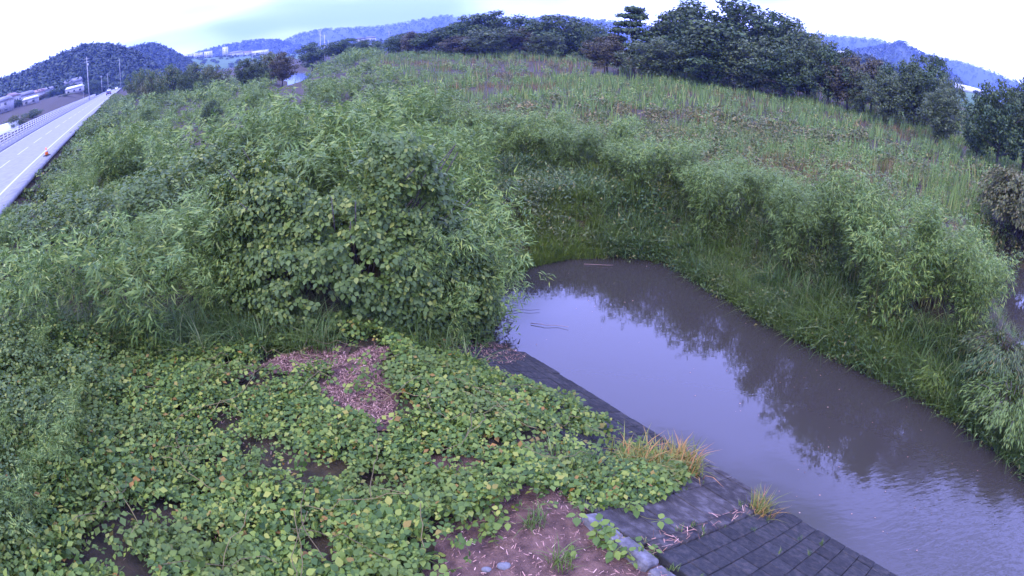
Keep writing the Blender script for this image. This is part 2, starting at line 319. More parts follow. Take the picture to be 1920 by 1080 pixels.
DARKS = [np.array([un(*p, TOPZ) for p in q]) for q in (((690, 770), (740, 790), (740, 850), (690, 840)), ((960, 800), (1060, 810), (1100, 850), (1030, 850)), ((790, 860), (900, 860), (900, 900), (810, 900)), ((560, 890), (660, 890), (650, 925), (570, 920)), ((380, 870), (430, 860), (440, 900), (390, 905)))]
patch('bare_earth', grow(EARTH, .35), 'soil'); [patch('bare_earth', grow(q, .12), "soil") for q in PATCHES + DARKS[1:3]]

# ------------------------------------------------------------------ concrete revetment, block by block
def slope_pt(t, s, lift=0):
    p = A0 + U * t + N * s; return np.array([p[0], p[1], TOPZ * s / SLW]) + np.array([0, 0, lift])
sv = np.array([N[0] * SLW, N[1] * SLW, TOPZ]); sv /= np.linalg.norm(sv); uv = np.array([U[0], U[1], 0]); nv = np.cross(uv, sv); nv *= np.sign(nv[2])
rev = thing('revetment', slope_pt(5, 1.8), 'stepped concrete block slope on the near bank, running down into the brown river', 'revetment')
REVI = Matrix.Translation(-rev.location)
def block_mesh(du, ds, th, mat, bev=.02):
    import bmesh
    bm = bmesh.new(); bmesh.ops.create_cube(bm, size=1); bmesh.ops.scale(bm, vec=(du, ds, th), verts=bm.verts)
    bmesh.ops.bevel(bm, geom=bm.edges[:], offset=bev, segments=1, affect='EDGES'); me = bpy.data.meshes.new('concrete_block'); bm.to_mesh(me); bm.free(); me.materials.append(K[mat]); return me
BM3 = Matrix(np.stack([uv, sv, nv], 1).tolist())
def place_block(me, name, t, s, lift=0.0, wob=.012, parent=rev):
    o = link(name, me, parent); L = slope_pt(t, s) + nv * (lift + rng.normal(0, wob * .5)) - np.array(rev.location)
    o.matrix_parent_inverse = Matrix.Identity(4)
    o.matrix_local = Matrix.Translation(L.tolist()) @ (BM3 @ Euler(rng.normal(0, wob, 3).tolist()).to_matrix()).to_4x4(); return o
SL = math.hypot(SLW, TOPZ)
bd = block_mesh(.318, .318, .16, 'dark', .012); bl = block_mesh(.805, .318, .18, 'conc', .010); bc = block_mesh(.58, .26, .2, 'coping', .03)
hs = SLW / SL
for r in range(13):                                       # dark squares below the seam
    for c in range(9): place_block(bd, 'concrete_block', 7.28 + c * .326 + (r % 2) * .163 * 0, (r * .328 - .25) * hs, -.05, .009)
for r in range(9):                                        # dark squares at the upstream end
    for c in range(16): place_block(bd, 'concrete_block', .1 + c * .326, (r * .328 - .25) * hs, -.05, .009)
for r in range(13):                                       # paler strip blocks between
    for c in range(2): place_block(bl, 'concrete_block', 5.68 + c * .812, (r * .325 - .1) * hs, -.05 + (.010 if r % 3 == 0 else 0), .005)
for c in range(7): place_block(bc, 'coping_stone', 6.4 + c * .60, SLW + .08, -.03, .035)
seam = MB()
for k in range(7): seam.box(slope_pt(7.01, (.25 + k * .55) * hs) - nv * .045 - np.array(rev.location), (.2, .53, .2), axes=[uv, sv, nv])
seam.build('seam_kerb', 'conc', rev)

# ------------------------------------------------------------------ leaf templates
def leaflet(L=.15, w=.8, ang=0, base=(0, 0, 0), lobe=.0):
    v = np.array([(0, 0, 0), (.36 * w, .2, .05), (.46 * w, .5, .06), (.2 * w, .84, .01), (0, 1, -.06), (-.2 * w, .84, .01), (-.46 * w, .5, .06), (-.36 * w, .2, .05), (0, .5, -.02)], float)
    v[2, 0] += lobe; v[6, 0] -= lobe; v *= L; c, s = math.cos(ang), math.sin(ang); v[:, :2] = v[:, :2] @ np.array([[c, s], [-s, c]]); v += np.array(base)
    return v, [(8, 2, 3), (8, 3, 4), (8, 4, 5), (8, 5, 6)], [(0, 1, 2, 8), (0, 8, 6, 7)]
def join(Ts):
    V, T, Q, k = [], [], [], 0
    for v, t, q in Ts:
        V.append(v); T += [tuple(np.array(a) + k) for a in t]; Q += [tuple(np.array(a) + k) for a in q]; k += len(v)
    return np.concatenate(V), T, Q
def kudzu_leaf(seed):
    g = np.random.default_rng(seed); a = g.normal(0, .12, 3); L = .14
    Ts = [leaflet(L * 1.1, .86, a[0], (0, .055, 0), .0), leaflet(L * 1.0, .82, 1.35 + a[1], (-.018, 0, .0)), leaflet(L * 1.0, .82, -1.35 + a[2], (.018, 0, .0))]
    for q, (v, t, qd) in enumerate(Ts): v[:, 2] -= .9 * (v[:, 0] ** 2 + v[:, 1] ** 2) + g.normal(0, .01)
    st = (np.array([(-.004, -.12, -.06), (.004, -.12, -.06), (.003, .05, 0), (-.003, .05, 0)]), [], [(0, 1, 2, 3)])
    return join(Ts + [st])
KL = [kudzu_leaf(s) for s in range(5)]
def slim(T):
    """the same trifoliate leaf with two faces to a leaflet"""
    V = T[0]; Q = []; keep = []
    for b in (0, 9, 18): keep += [b, b + 2, b + 4, b + 6]; k = len(keep) - 4; Q += [(k, k + 1, k + 2, k + 3)]
    return V[keep], [], Q
KS_ = [slim(T) for T in KL]
LEAFT = (np.array([(-.42, .1, 0), (.5, .3, .1), (.05, 1.15, -.05)]), [(0, 1, 2)], [])
LEAFQ = (np.array([(0, 0, 0), (.5, .45, .08), (0, 1, -.05), (-.5, .45, .08)]), [], [(0, 1, 2, 3)])
def blade(L, w, bend, seg=3):
    """upright grass blade drooping towards +y"""
    t = np.linspace(0, 1, seg + 1); y = bend * t ** 2 * L; z = L * (t - .35 * abs(bend) * t ** 2.5); hw = w * .5 * (1 - t ** 1.6) * (1 - .35 * (t < .01)); v = []
    for k in range(seg): v += [(-hw[k], y[k], z[k]), (hw[k], y[k], z[k])]
    v.append((0, y[-1], z[-1])); q = [(2 * k, 2 * k + 1, 2 * k + 3, 2 * k + 2) for k in range(seg - 1)]
    return np.array(v), [(2 * seg - 2, 2 * seg - 1, 2 * seg)], q
def tuft(seed, n, H, w, spread, bend, seg=3):
    g = np.random.default_rng(seed); Ts = []
    for k in range(n):
        v, t, q = blade(H * g.uniform(.55, 1.1), w * g.uniform(.7, 1.3), abs(g.normal(bend, bend * .5)), seg); a = g.uniform(0, 6.283); c, s = math.cos(a), math.sin(a)
        v[:, :2] = v[:, :2] @ np.array([[c, s], [-s, c]]); v[:, :2] += np.clip(g.normal(0, 1, 2), -1.7, 1.7) * spread; Ts.append((v, t, q))
    return join(Ts)
def scale_mats(M, s): return M * np.asarray(s)[:, None, None]
def spin(n, lean=.1, rg=rng): return rots(n, None, lean, rg)

def bamboo_parts(seed, H=2.8, R=1.1, culms=22, sprays=20, lw=.024, ll=.15, nl=7, tmpl=None):
    """(foliage MB, culm MB) of one bushy bamboo clump"""
    g = np.random.default_rng(seed); F, C = MB(), MB(); P, Y, S = [], [], []
    for k in range(culms):
        a = g.uniform(0, 6.283); b = R * .35 * math.sqrt(g.random()); h = H * g.uniform(.7, 1.05); lean = R * g.uniform(.2, .95)
        t = np.linspace(0, 1, 7); bx = np.array([math.cos(a), math.sin(a)]); pts = np.column_stack([np.outer(b + lean * t ** 2.1, bx), h * (t - .12 * t ** 3)]); C.tube(pts, .012 * (1.1 - t), 4, False)
        tt = g.uniform(.04, 1.0, sprays) ** .62; idx = tt * 6; i0 = np.minimum(idx.astype(int), 5); f = (idx - i0)[:, None]; p = pts[i0] * (1 - f) + pts[i0 + 1] * f
        az = g.uniform(0, 6.283, sprays); rl = g.uniform(.08, .42, sprays) * (1.15 - .6 * tt)
        d = np.column_stack([np.cos(az), np.sin(az), g.normal(.1, .2, sprays)]); p = p + d * rl[:, None]
        for q in range(nl):
            yy = d + g.normal(0, .55, (sprays, 3)) + np.array([0, 0, -.25]); P.append(p + g.normal(0, .05, (sprays, 3))); Y.append(yy); S.append(g.uniform(.7, 1.3, sprays))
    P = np.concatenate(P); Y = np.concatenate(Y); S = np.concatenate(S); nrm = np.tile([0, 0, 1.], (len(P), 1)) + g.normal(0, .45, (len(P), 3))
    M = face_to(nrm, Y) * S[:, None, None] * np.array([lw, ll, ll])[None, None, :]
    F.scatter(tmpl or LEAFQ, P, M); return F, C
def arrays(mb): return np.concatenate(mb.v), (np.concatenate(mb.t) if mb.t else np.zeros((0, 3), int)), (np.concatenate(mb.q) if mb.q else np.zeros((0, 4), int))

# ------------------------------------------------------------------ kudzu carpet over the near bank
def sample(poly, n, rg=rng):
    poly = np.asarray(poly, float); lo, hi = poly.min(0), poly.max(0); P = rg.uniform(lo, hi, (int(n * 2.5) + 50, 2)); P = P[inpoly(P, poly)]; return P[:n]
KUD = np.array([un(-260, 1150, 2.6), un(-200, 760, 3)] + [hit(*p) for p in ((0, 640), (200, 640), (430, 655), (600, 640), (820, 640))] + [A0 + U * .6 + N * 2.3, A0 + U * 2.2 + N * 1.35, A0 + U * 4.9 + N * 1.0, A0 + U * 5.9 + N * 1.1, A0 + U * 6.2 + N * 2.4, A0 + U * 6.0 + N * 3.9] + [un(*p, TOPZ) for p in ((940, 985), (870, 1100), (800, 1250), (100, 1250))])
P = sample(KUD, 40000); keep = np.ones(len(P), bool)
wob = P + .25 * (np.stack([fbm(P[:, 0] * 2.2, P[:, 1] * 2.2), fbm(P[:, 0] * 2.2 + 30, P[:, 1] * 2.2)], 1) - .5)
for q in PATCHES: keep &= ~(inpoly(wob, grow(q, .08) - np.array([0, .08])) & (rng.random(len(P)) < .93))
for q in DARKS: keep &= ~(inpoly(wob, q) & (rng.random(len(P)) < .8))
keep &= ~(inpoly(wob, EARTH) & (rng.random(len(P)) < .95))
cover = fbm(P[:, 0] * 1.3 + 3, P[:, 1] * 1.3 + 40); keep &= (rng.random(len(P)) < sm(cover, .33, .52) * .9 + .1) | (P[:, 0] < -5)
P = P[keep]; G3 = ground(P); hum = fbm(P[:, 0] * .9, P[:, 1] * .9) * .55 + .35 * sm(-P[:, 0], 4, 9)
G3[:, 2] += .06 + hum * np.sqrt(rng.random(len(P)))
Mk = rots(len(P), np.tile([0, -.12, 1.], (len(P), 1)), .42) * (rng.uniform(.30, .86, len(P)) * (.8 + .35 * fbm(P[:, 0] * .8, P[:, 1] * .8 + 5)))[:, None, None]
near = np.argsort(np.linalg.norm(G3 - np.array([0, 0, CAMZ]), axis=1) + 40 * (np.abs(np.arctan2(P[:, 0], P[:, 1])) > .95) + 40 * (P[:, 1] < 3.6))[:300]
rest = np.setdiff1d(np.arange(len(P)), near); vari = rng.integers(0, 5, len(P))
mb = MB()
lod = np.linalg.norm(P, axis=1) > 5.6
for k in range(5):
    for T, f in ((KL[k], ~lod), (KS_[k], lod)): s_ = rest[(vari[rest] == k) & f[rest]]; mb.scatter(T, G3[s_], Mk[s_])
carpet = mb.build('kudzu_carpet', 'kudzu'); tag(carpet, 'carpet of broad green kudzu leaves covering the near bank', 'ground cover', kind='stuff')
LM = [MB().add(*[KL[k][0], KL[k][1], KL[k][2]]).mesh('leaf', 'kudzu') for k in range(5)]
def leaf_objs(idx, G, M, var, parent, org=np.zeros(3)):
    for a in idx:
        o = link('leaf', LM[var[a]], parent); m4 = np.eye(4); m4[:3, :3] = M[a]; m4[:3, 3] = G[a] - org; o.matrix_local = Matrix(m4.tolist())
leaf_objs(near, G3, Mk, vari, carpet)
mb = MB(); gv_ = np.random.default_rng(91)
for c in sample(KUD, 70, gv_):
    a = gv_.uniform(0, 6.283); q = [c]
    for k in range(9): a += gv_.normal(0, .35); q.append(q[-1] + .16 * np.array([math.cos(a), math.sin(a)]))
    q = np.array(q); mb.tube(np.column_stack([q, height(q) + .22 + .3 * fbm(q[:, 0] * .9, q[:, 1] * .9) + gv_.normal(0, .03, len(q))]), .006, 4, False)
tag(mb.build('runner', 'runner', carpet), kind='stuff')
# dry straw and litter on the bare ground
Pl = sample(KUD, 2600)
Ps = np.concatenate([Pl] + [sample(q, int(1900 * k)) for q, k in zip(PATCHES, (1.6, 1.7, .5, .4))] + [sample(grow(EARTH, .1), 900)])
REVST = np.array([A0 + U * -.2 + N * .35, A0 + U * .5 + N * .25, A0 + U * 1.0 + N * 1.2, A0 + U * .5 + N * 2.6, A0 - U * .8 + N * 2.2])
G3s = ground(Ps); G3s[:, 2] += rng.uniform(.04, .1, len(Ps)); Pr = sample(REVST, 900); Gr = ground(Pr); Gr[:, 2] += rng.uniform(.16, .26, len(Pr)); G3s = np.vstack([G3s, Gr])
chip = (np.array([(-.5, -.5, 0), (.5, -.5, 0), (.35, .5, .1), (-.35, .5, .1)]), [], [(0, 1, 2, 3)])
st = MB().scatter(chip, G3s, rots(len(G3s), None, .35) * np.column_stack([rng.uniform(.005, .013, len(G3s)), rng.uniform(.02, .075, len(G3s)), np.full(len(G3s), .05)])[:, None, :])
tag(st.build('straw_litter', 'straw'), 'pinkish dry straw and leaf litter on the bare patches', 'litter', kind='stuff')

# ------------------------------------------------------------------ kudzu mound
MC = np.array([-4.0, 13.0]); MRX, MRY, MH = 3.35, 3.0, 3.9
def mound_surface(n, rg):
    """points and normals on the lumpy mound: steep faces towards the camera, flat shaggy top"""
    a = rg.uniform(0, 6.283, n); u = rg.random(n); el = np.arcsin(u ** .8 * .98)
    lum = 1 + .34 * (fbm(a * 2.1 + 7, el * 4 + 3) - .5) + .06 * np.cos(3 * a + 1)
    ce, se = np.cos(el) ** .55, np.sin(el) ** .85 * (1 - .16 * sm(-np.cos(a), -.2, 1))
    p = np.column_stack([MC[0] + MRX * lum * ce * np.cos(a), MC[1] + MRY * lum * ce * np.sin(a), np.zeros(n)])
    base = height(p[:, :2]); p[:, 2] = base + MH * lum * se * (.93 + .1 * np.cos(a * 2))
    nr = np.column_stack([np.cos(a) * ce, np.sin(a) * ce, .25 + se]); nr /= np.linalg.norm(nr, axis=1)[:, None]; return p, nr
mnd = thing('kudzu_mound', (MC[0], MC[1], hz(*MC)), 'big shrub mound smothered in dark green kudzu beside the river', 'vine mound')
org = np.array(mnd.location)
p, nr = mound_surface(24000, np.random.default_rng(3)); k = (p[:, 1] < MC[1] + 1.6); p, nr = p[k], nr[k]
p -= nr * (rng.random(len(p)) ** 2 * .55)[:, None]; gapk = fbm(p[:, 0] * 1.7 + p[:, 1] * .9, p[:, 2] * 1.7) ; k = rng.random(len(p)) < sm(gapk, .31, .53) * .93 + .04; p, nr = p[k], nr[k]
up = nr * .75 + np.array([0, 0, .55]); ydir = nr * .5 + np.array([0, 0, -.9]) + rng.normal(0, .35, nr.shape)
Mm = face_to(up + rng.normal(0, .28, up.shape), ydir) * rng.uniform(.48, 1.0, len(p))[:, None, None]; va = rng.integers(0, 5, len(p))
near = np.argsort(np.linalg.norm(p - np.array([0, 0, CAMZ]), axis=1) + 20 * (nr[:, 1] > .2) + rng.random(len(p)) * 3)[:300]; rest = np.setdiff1d(np.arange(len(p)), near)
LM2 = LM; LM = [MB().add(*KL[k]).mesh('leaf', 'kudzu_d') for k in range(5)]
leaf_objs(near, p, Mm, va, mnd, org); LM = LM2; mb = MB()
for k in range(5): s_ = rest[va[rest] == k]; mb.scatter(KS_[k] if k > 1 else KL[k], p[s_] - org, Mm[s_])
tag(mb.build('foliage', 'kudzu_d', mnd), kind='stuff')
mb = MB(); g = np.random.default_rng(5)                     # woody stems of the buried shrub
for k in range(46):
    a = g.uniform(0, 6.283); b = g.uniform(.1, .55); e = g.uniform(.7, .92); t = np.linspace(0, 1, 6)[:, None]; d = np.array([math.cos(a) * MRX, math.sin(a) * MRY])
    q = np.column_stack([d * (b + (e - b) * t ** 1.5), t[:, 0] * MH * g.uniform(.5, .9)]) + g.normal(0, .06, (6, 3)); mb.tube(q, np.linspace(.035, .01, 6), 4)
mb.build('stem', 'bark', mnd)
F, C = MB(), MB(); g = np.random.default_rng(77)
BV = [bamboo_parts(s, 2.6, 1.1, 22, 18) for s in (11, 12, 13)]; BA = [arrays(f) for f, c in BV]; BN = [arrays(bamboo_parts(s, 2.6, 1.15, 20, 16, .034, .19, 6, LEAFT)[0]) for s in (15, 16, 17)]
for x, y, s in ((-.9, 12.2, 1.0), (-.6, 13.2, 1.2), (-.7, 14.5, 1.3), (-.9, 15.8, 1.35), (-1.2, 11.4, .8), (-1.6, 12.6, 1.3), (-1.7, 14.0, 1.4), (-1.6, 15.4, 1.45), (-6.9, 12.2, 1.2), (-7.3, 13.4, 1.3), (-3.5, 15.4, 1.5), (-5.5, 15.4, 1.45), (-4.2, 14.4, 1.42), (-2.6, 14.2, 1.45), (-6.4, 13.6, 1.3), (-7.2, 11.6, 1.1), (-6.4, 11.0, .8), (-3.2, 14.8, 1.48), (-5.0, 14.9, 1.42), (-1.9, 11.6, .9)):    # feathery bamboo spilling from its river flank
    F.scatter((BA if y < 13.4 else BN)[g.integers(3)], np.array([[x, y, hz(x, y)]]) - org, spin(1, .05, g) * s)
F.build('side_bamboo', 'bamboo', mnd)

# ------------------------------------------------------------------ left thicket: bamboo, vine-hung shrubs, brown weeds up to the road
def region_points(spacing, r0, r1, az0, az1, rg):
    n = int((az1 - az0) / 2 * (r1 ** 2 - r0 ** 2) / spacing ** 2); r = np.sqrt(rg.uniform(r0 ** 2, r1 ** 2, n)); a = rg.uniform(az0, az1, n); return np.column_stack([r * np.sin(a), r * np.cos(a)])
def right_edge(y): return np.interp(y, [12, 16, 20, 30, 45, 70, 120], [-1.4, -1.6, -1.2, -1.5, -4, -12, -30])
g = np.random.default_rng(21)
_fr = np.array([hit(*p) for p in ((-90, 660), (0, 655), (100, 650), (200, 648), (330, 650), (440, 640), (600, 620), (850, 620))]); FRX, FRY = _fr[:, 0], _fr[:, 1]; print('thicket front', np.round(_fr, 1).tolist())
BMID = [arrays(bamboo_parts(s, 2.7, 1.3, 14, 12, .055, .26, 6, LEAFT)[0]) for s in (31, 32, 33)]
BFAR = [arrays(bamboo_parts(s, 2.7, 1.5, 9, 9, .12, .46, 4, LEAFT)[0]) for s in (41, 42, 43)]
def kshrub(seed, n, sz):
    gg = np.random.default_rng(seed); m = MB(); a = gg.uniform(0, 6.283, n); u = gg.random(n); ce = np.sqrt(1 - u ** 2)
    nn = np.column_stack([np.cos(a) * ce, np.sin(a) * ce, u]); lum = 1 + .5 * (fbm(a * 1.5 + seed, u * 3) - .5); P = nn * np.array([1.2, 1.2, 1.5]) * lum[:, None] * gg.uniform(.75, 1, n)[:, None]
    M = rots(n, nn * .6 + np.array([0, 0, .7]), .35, gg) * gg.uniform(.7, 1.2, n)[:, None, None] * sz
    for k in range(5): m.scatter(KS_[k], P[k::5], M[k::5])
    return arrays(m)
def wshrub(seed, n, ll, lw):
    gg = np.random.default_rng(seed); a = gg.uniform(0, 6.283, n); u = gg.random(n); ce = np.sqrt(1 - u ** 2); nn = np.column_stack([np.cos(a) * ce, np.sin(a) * ce, u])
    lum = 1 + .7 * (fbm(a * 1.7 + seed, u * 4) - .5); P = nn * np.array([1, 1, 1.35]) * lum[:, None] * (gg.uniform(.45, 1, n) ** .6)[:, None]
    M = rots(n, nn * .5 + np.array([0, 0, .5]), .6, gg) * gg.uniform(.6, 1.3, n)[:, None, None] * np.array([lw, ll, ll])[None, None]; return arrays(MB().scatter(LEAFT, P, M))
KS = [kshrub(s, 260, .75) for s in (1, 2)]; KSF = [kshrub(s, 60, 1.9) for s in (3, 4)]
WS = [wshrub(s, 420, .16, .10) for s in (1, 2)]; WSM = [wshrub(s, 150, .19, .12) for s in (5, 6)]; WV = [wshrub(s, 60, .5, .34) for s in (7, 8)]; WSF = [wshrub(s, 130, .31, .20) for s in (3, 4)]
Pn = region_points(1.3, 8.5, 34, -1.0, .02, g); Pm = region_points(2.25, 34, 75, -.75, .02, g); Pf = region_points(3.4, 75, 190, -.66, -.03, g)
thick, vines, brown = MB(), MB(), MB()
for P, T3, base in ((Pn, (BN, KS, WS), 0), (Pm, (BMID, KSF, WSF), 1), (Pf, (BFAR, KSF, WSF), 2)):
    d = droad(P); r = np.linalg.norm(P, axis=1); k = (d > .7) & (P[:, 0] < right_edge(P[:, 1])) & (np.linalg.norm((P - MC) / np.array([MRX, MRY]), axis=1) > .8)
    k &= (P[:, 1] > np.interp(P[:, 0], FRX, FRY) + 2.4 * (fbm(P[:, 0] * .6 + 50, P[:, 1] * .1) - .42)) & (dist_line(P, POND) > 3) & ~inpoly(P, POND) & ~((np.abs(np.arctan2(P[:, 0], P[:, 1]) + .374) < .026) & (r > 62))
    P = P[k]; d = d[k]; mdist = np.linalg.norm(P - MC, axis=1); sel = fbm(P[:, 0] * .16 + 11, P[:, 1] * .16 + 2) + g.normal(0, .05, len(P)); nearroad = sm(d, 6, 1)
    kind = np.where(sel + .12 * nearroad > (.70 if base == 0 else .60), 1, np.where(sel < .33, 2, 0)); G = ground(P)
    for n_, (mbx, T) in enumerate(((thick, T3[0]), (vines, T3[1]), (brown, T3[2]))):
        q = np.nonzero(kind == n_)[0]
        for v in range(len(T)):
            w = q[v::len(T)]; s = g.uniform(.75, 1.2, len(w)) * (.45 + 1.0 * sm(fbm(P[w, 0] * .38 + 4, P[w, 1] * .38 + 9), .28, .72)) * np.array([1.08, 1.05, .9][n_]) * (1 - .6 * sm(d[w], 4.0, .8)) * (1 - .35 * sm(np.linalg.norm(P[w], axis=1), 15, 9)) * [1, 1.1, 1.25][base] * (1 - .22 * sm(mdist[w], 8, 4)) * (1 - .38 * sm(np.linalg.norm(P[w], axis=1), 22, 55))
            GG = G[w].copy()
            if n_ == 1: GG[:, 2] += .4 * s
            mbx.scatter(T[v], GG, spin(len(w), .06, g) * s[:, None, None])
Pe = sample([hit(*p) for p in ((-80, 680), (150, 680), (170, 800), (110, 950), (60, 1060), (-80, 1060))], 30, g); Ge = ground(Pe)
thick.scatter(BN[0], Ge[::2], spin(len(Ge[::2]), .15, g) * g.uniform(.26, .46, len(Ge[::2]))[:, None, None]); vines.scatter(KS[0], Ge[1::2], spin(len(Ge[1::2]), .1, g) * g.uniform(.45, .7, len(Ge[1::2]))[:, None, None])
tag(thick.build('bamboo_thicket', 'bamboo'), 'dense feathery pale green bamboo thicket filling the left flat up to the road', 'bamboo', kind='stuff')
lv = g.uniform(8, 190, 1100); dv = g.uniform(.7, 3.2, 1100); Pv = np.outer(lv, RD) + np.outer(dv + D_ROAD, RN); Gv = ground(Pv); sv_ = .34 * g.uniform(.7, 1.2, 1100) * (1 + lv / 160)
vines.scatter(WV[0], Gv[::2], spin(550, .1, g) * sv_[::2][:, None, None]); brown.scatter(WV[0], Gv[1::4], spin(275, .1, g) * sv_[1::4][:, None, None]); vines.scatter(WV[1], Gv[3::4], spin(275, .1, g) * sv_[3::4][:, None, None])
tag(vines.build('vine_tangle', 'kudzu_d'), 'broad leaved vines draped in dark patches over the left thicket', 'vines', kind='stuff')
tag(brown.build('weed_scrub', 'weed'), 'dull olive brown weed scrub in hollows of the left thicket', 'weeds', kind='stuff')
TF = [tuft(s, 16, 1.0, .022, .07, .75) for s in (1, 2, 3)]; TR = [tuft(s, 12, 1.8, .04, .16, .22) for s in (4, 5, 6)]; TRF = [tuft(s, 9, 1.7, .14, .5, .2, 2) for s in (7, 8, 9)]
P = np.concatenate([sample([hit(*p) for p in ((10, 610), (250, 600), (420, 590), (600, 590), (640, 650), (430, 665), (200, 665), (10, 665))], 420, g), sample([un(*p, 1.7) for p in ((640, 575), (850, 585), (900, 640), (760, 630), (640, 615))], 50, g)])
mb = MB(); G = ground(P)
for v in range(3): mb.scatter(TF[v], G[v::3], spin(len(G[v::3]), .12, g) * g.uniform(.6, 1.25, len(G[v::3]))[:, None, None])
tag(mb.build('arching_grass', 'bank'), 'long arching green grass along the foot of the left thicket', 'grass', kind='stuff')

# ------------------------------------------------------------------ right bank: bamboo row, bank grass
ROW = np.array([(-2.6, 32.5), (-.8, 29.4), (1.4, 27.0), (3.3, 25.0), (4.8, 23.2), (6.1, 21.6), (7.4, 19.7), (8.6, 17.8), (9.3, 15.8), (10.0, 14.0), (10.6, 12.5), (11.3, 11.3), (12.1, 10.6)])
seg = np.r_[0, np.cumsum(np.linalg.norm(np.diff(ROW, axis=0), axis=1))]; nrow = 22; sp = np.linspace(.3, seg[-1] - .2, nrow)
rowp = np.column_stack([np.interp(sp, seg, ROW[:, 0]), np.interp(sp, seg, ROW[:, 1])]); rowp[1::3] += (-.55, -.5); rowp[2::3] += (.3, .25)
BB = [bamboo_parts(s, 2.9, 1.1, 30, 34, .027, .17, 7) for s in (51, 52, 53, 54)]
BF = [f.mesh('foliage', 'bamboo') for f, c in BB]; BC = [c.mesh('culm', 'culm') for f, c in BB]
ordn = ['first', 'second', 'third', 'fourth', 'fifth', 'sixth', 'seventh', 'eighth', 'ninth', 'tenth', 'eleventh', 'twelfth', 'thirteenth', 'fourteenth', 'fifteenth', 'sixteenth', 'seventeenth', 'eighteenth', 'nineteenth', 'twentieth', 'twenty-first', 'last']
for k, (x, y) in enumerate(rowp):
    s = g.uniform(.8, 1.28); lab = f'{ordn[k]} bamboo clump of the far bank row, counting from the pool\'s head' if k < nrow - 1 else 'last bamboo clump of the far bank row, beside the side channel at right'
    o = thing('bamboo_clump', (x, y, hz(x, y) - .03), lab, 'bamboo', 'bamboo clumps in a row on the far bank', g.uniform(0, 6.28), (s * .98, s * .98, s * (.86 + .18 * (k > 12))))
    link('foliage', BF[k % 4], o); link('culm', BC[k % 4], o)
# second ranks behind the row, too merged to tell apart
P = np.concatenate([rowp + np.array([1.0, 1.1]) * q + g.normal(0, .35, rowp.shape) for q in (1.0, 2.1)]); P = P[~inpoly(P, CHANNEL) & (dist_line(P, CHANNEL) > .8)]
mb = MB(); G = ground(P)
for v in range(3): mb.scatter(BN[v], G[v::3], spin(len(G[v::3]), .05, g) * g.uniform(.5, .8, len(G[v::3]))[:, None, None] * np.array([1.2, 1.2, .9])[None, None])
tag(mb.build('bamboo_mass', 'bamboo'), 'merged bamboo crowns behind the front row on the far bank', 'bamboo', kind='stuff')
# grass and weeds between row and water
shore = np.vstack([RIVER[4:14] + np.array([.1, .1]), ROW[::-1]]); P = sample(shore, 5200, g); dw = np.where(inpoly(P, RIVER), -1, 1) * dist_line(P, RIVER); P = P[dw > .05]
grass, weeds, lush = MB(), MB(), MB(); sel = fbm(P[:, 0] * .5 + 3, P[:, 1] * .5) + g.normal(0, .07, len(P)); G = ground(P); low = sm(P[:, 0], 4.5, 1.0) * (P[:, 1] < 25)
kind = np.where((low > .4) & (sel > .36), 2, np.where(sel < .33, 1, 0))
WB = [wshrub(s, 90, .20, .11) for s in (11, 12)]; TL = [tuft(s, 26, .55, .024, .1, .5, 2) for s in (14, 15)]
for n_, (mbx, T, sc) in enumerate(((grass, TF, 1.0), (weeds, WB, .5), (lush, TL, .9))):
    q = np.nonzero(kind == n_)[0]
    for v in range(len(T)):
        w = q[v::len(T)]; mbx.scatter(T[v], G[w], spin(len(w), .15, g) * (sc * g.uniform(.6, 1.25, len(w)) * (.45 + 1.1 * fbm(P[w, 0] * .8 + 2, P[w, 1] * .8 + 6)))[:, None, None])
LS = RIVER[2:14]; sg = np.r_[0, np.cumsum(np.linalg.norm(np.diff(LS, axis=0), axis=1))]; ta = g.uniform(0, sg[-1], 1500); P3 = np.column_stack([np.interp(ta, sg, LS[:, 0]), np.interp(ta, sg, LS[:, 1])]) + (np.abs(g.normal(0, .45, (1500, 1))) - .12) * np.array([[.8, .6]]) * np.where((ta < 4.5)[:, None], np.array([[-1, .3]]), 1)
G3b = ground(P3); k3 = np.where(G3b[:, 0] < 3.2, 2, (g.random(len(P3)) < .12).astype(int))
for n_, (mbx, T, sc) in enumerate(((grass, TF, .85), (weeds, WB, .5), (lush, TL, .7))):
    w = np.nonzero(k3 == n_)[0]
    for v in range(len(T)): q = w[v::len(T)]; mbx.scatter(T[v], G3b[q], spin(len(q), .2, g) * (sc * g.uniform(.6, 1.2, len(q)))[:, None, None])
Pb = sample(shore, 75, g); Pb = Pb[np.where(inpoly(Pb, RIVER), 0, dist_line(Pb, RIVER)) > .5]; Gb = ground(Pb)
for v in range(2): weeds.scatter(WS[v], Gb[v::2], spin(len(Gb[v::2]), .15, g) * g.uniform(.3, .62, len(Gb[v::2]))[:, None, None])
Pc = region_points(.5, 14, 25, .84, 1.02, g); Pc = Pc[~inpoly(Pc, CHANNEL) & ~inpoly(Pc, RIVER)]; Gc = ground(Pc)
for v in range(3): grass.scatter(TF[v], Gc[v::3], spin(len(Gc[v::3]), .15, g) * g.uniform(.35, .7, len(Gc[v::3]))[:, None, None])
P2 = np.concatenate([sample(np.vstack([ROW[2:10] - (.9, 1.2), (ROW[2:10] - (.2, .3))[::-1]]), 70, g)]); G2 = ground(P2)
for v in range(3): grass.scatter(TR[v], G2[v::3], spin(len(G2[v::3]), .08, g) * g.uniform(.6, 1.0, len(G2[v::3]))[:, None, None])
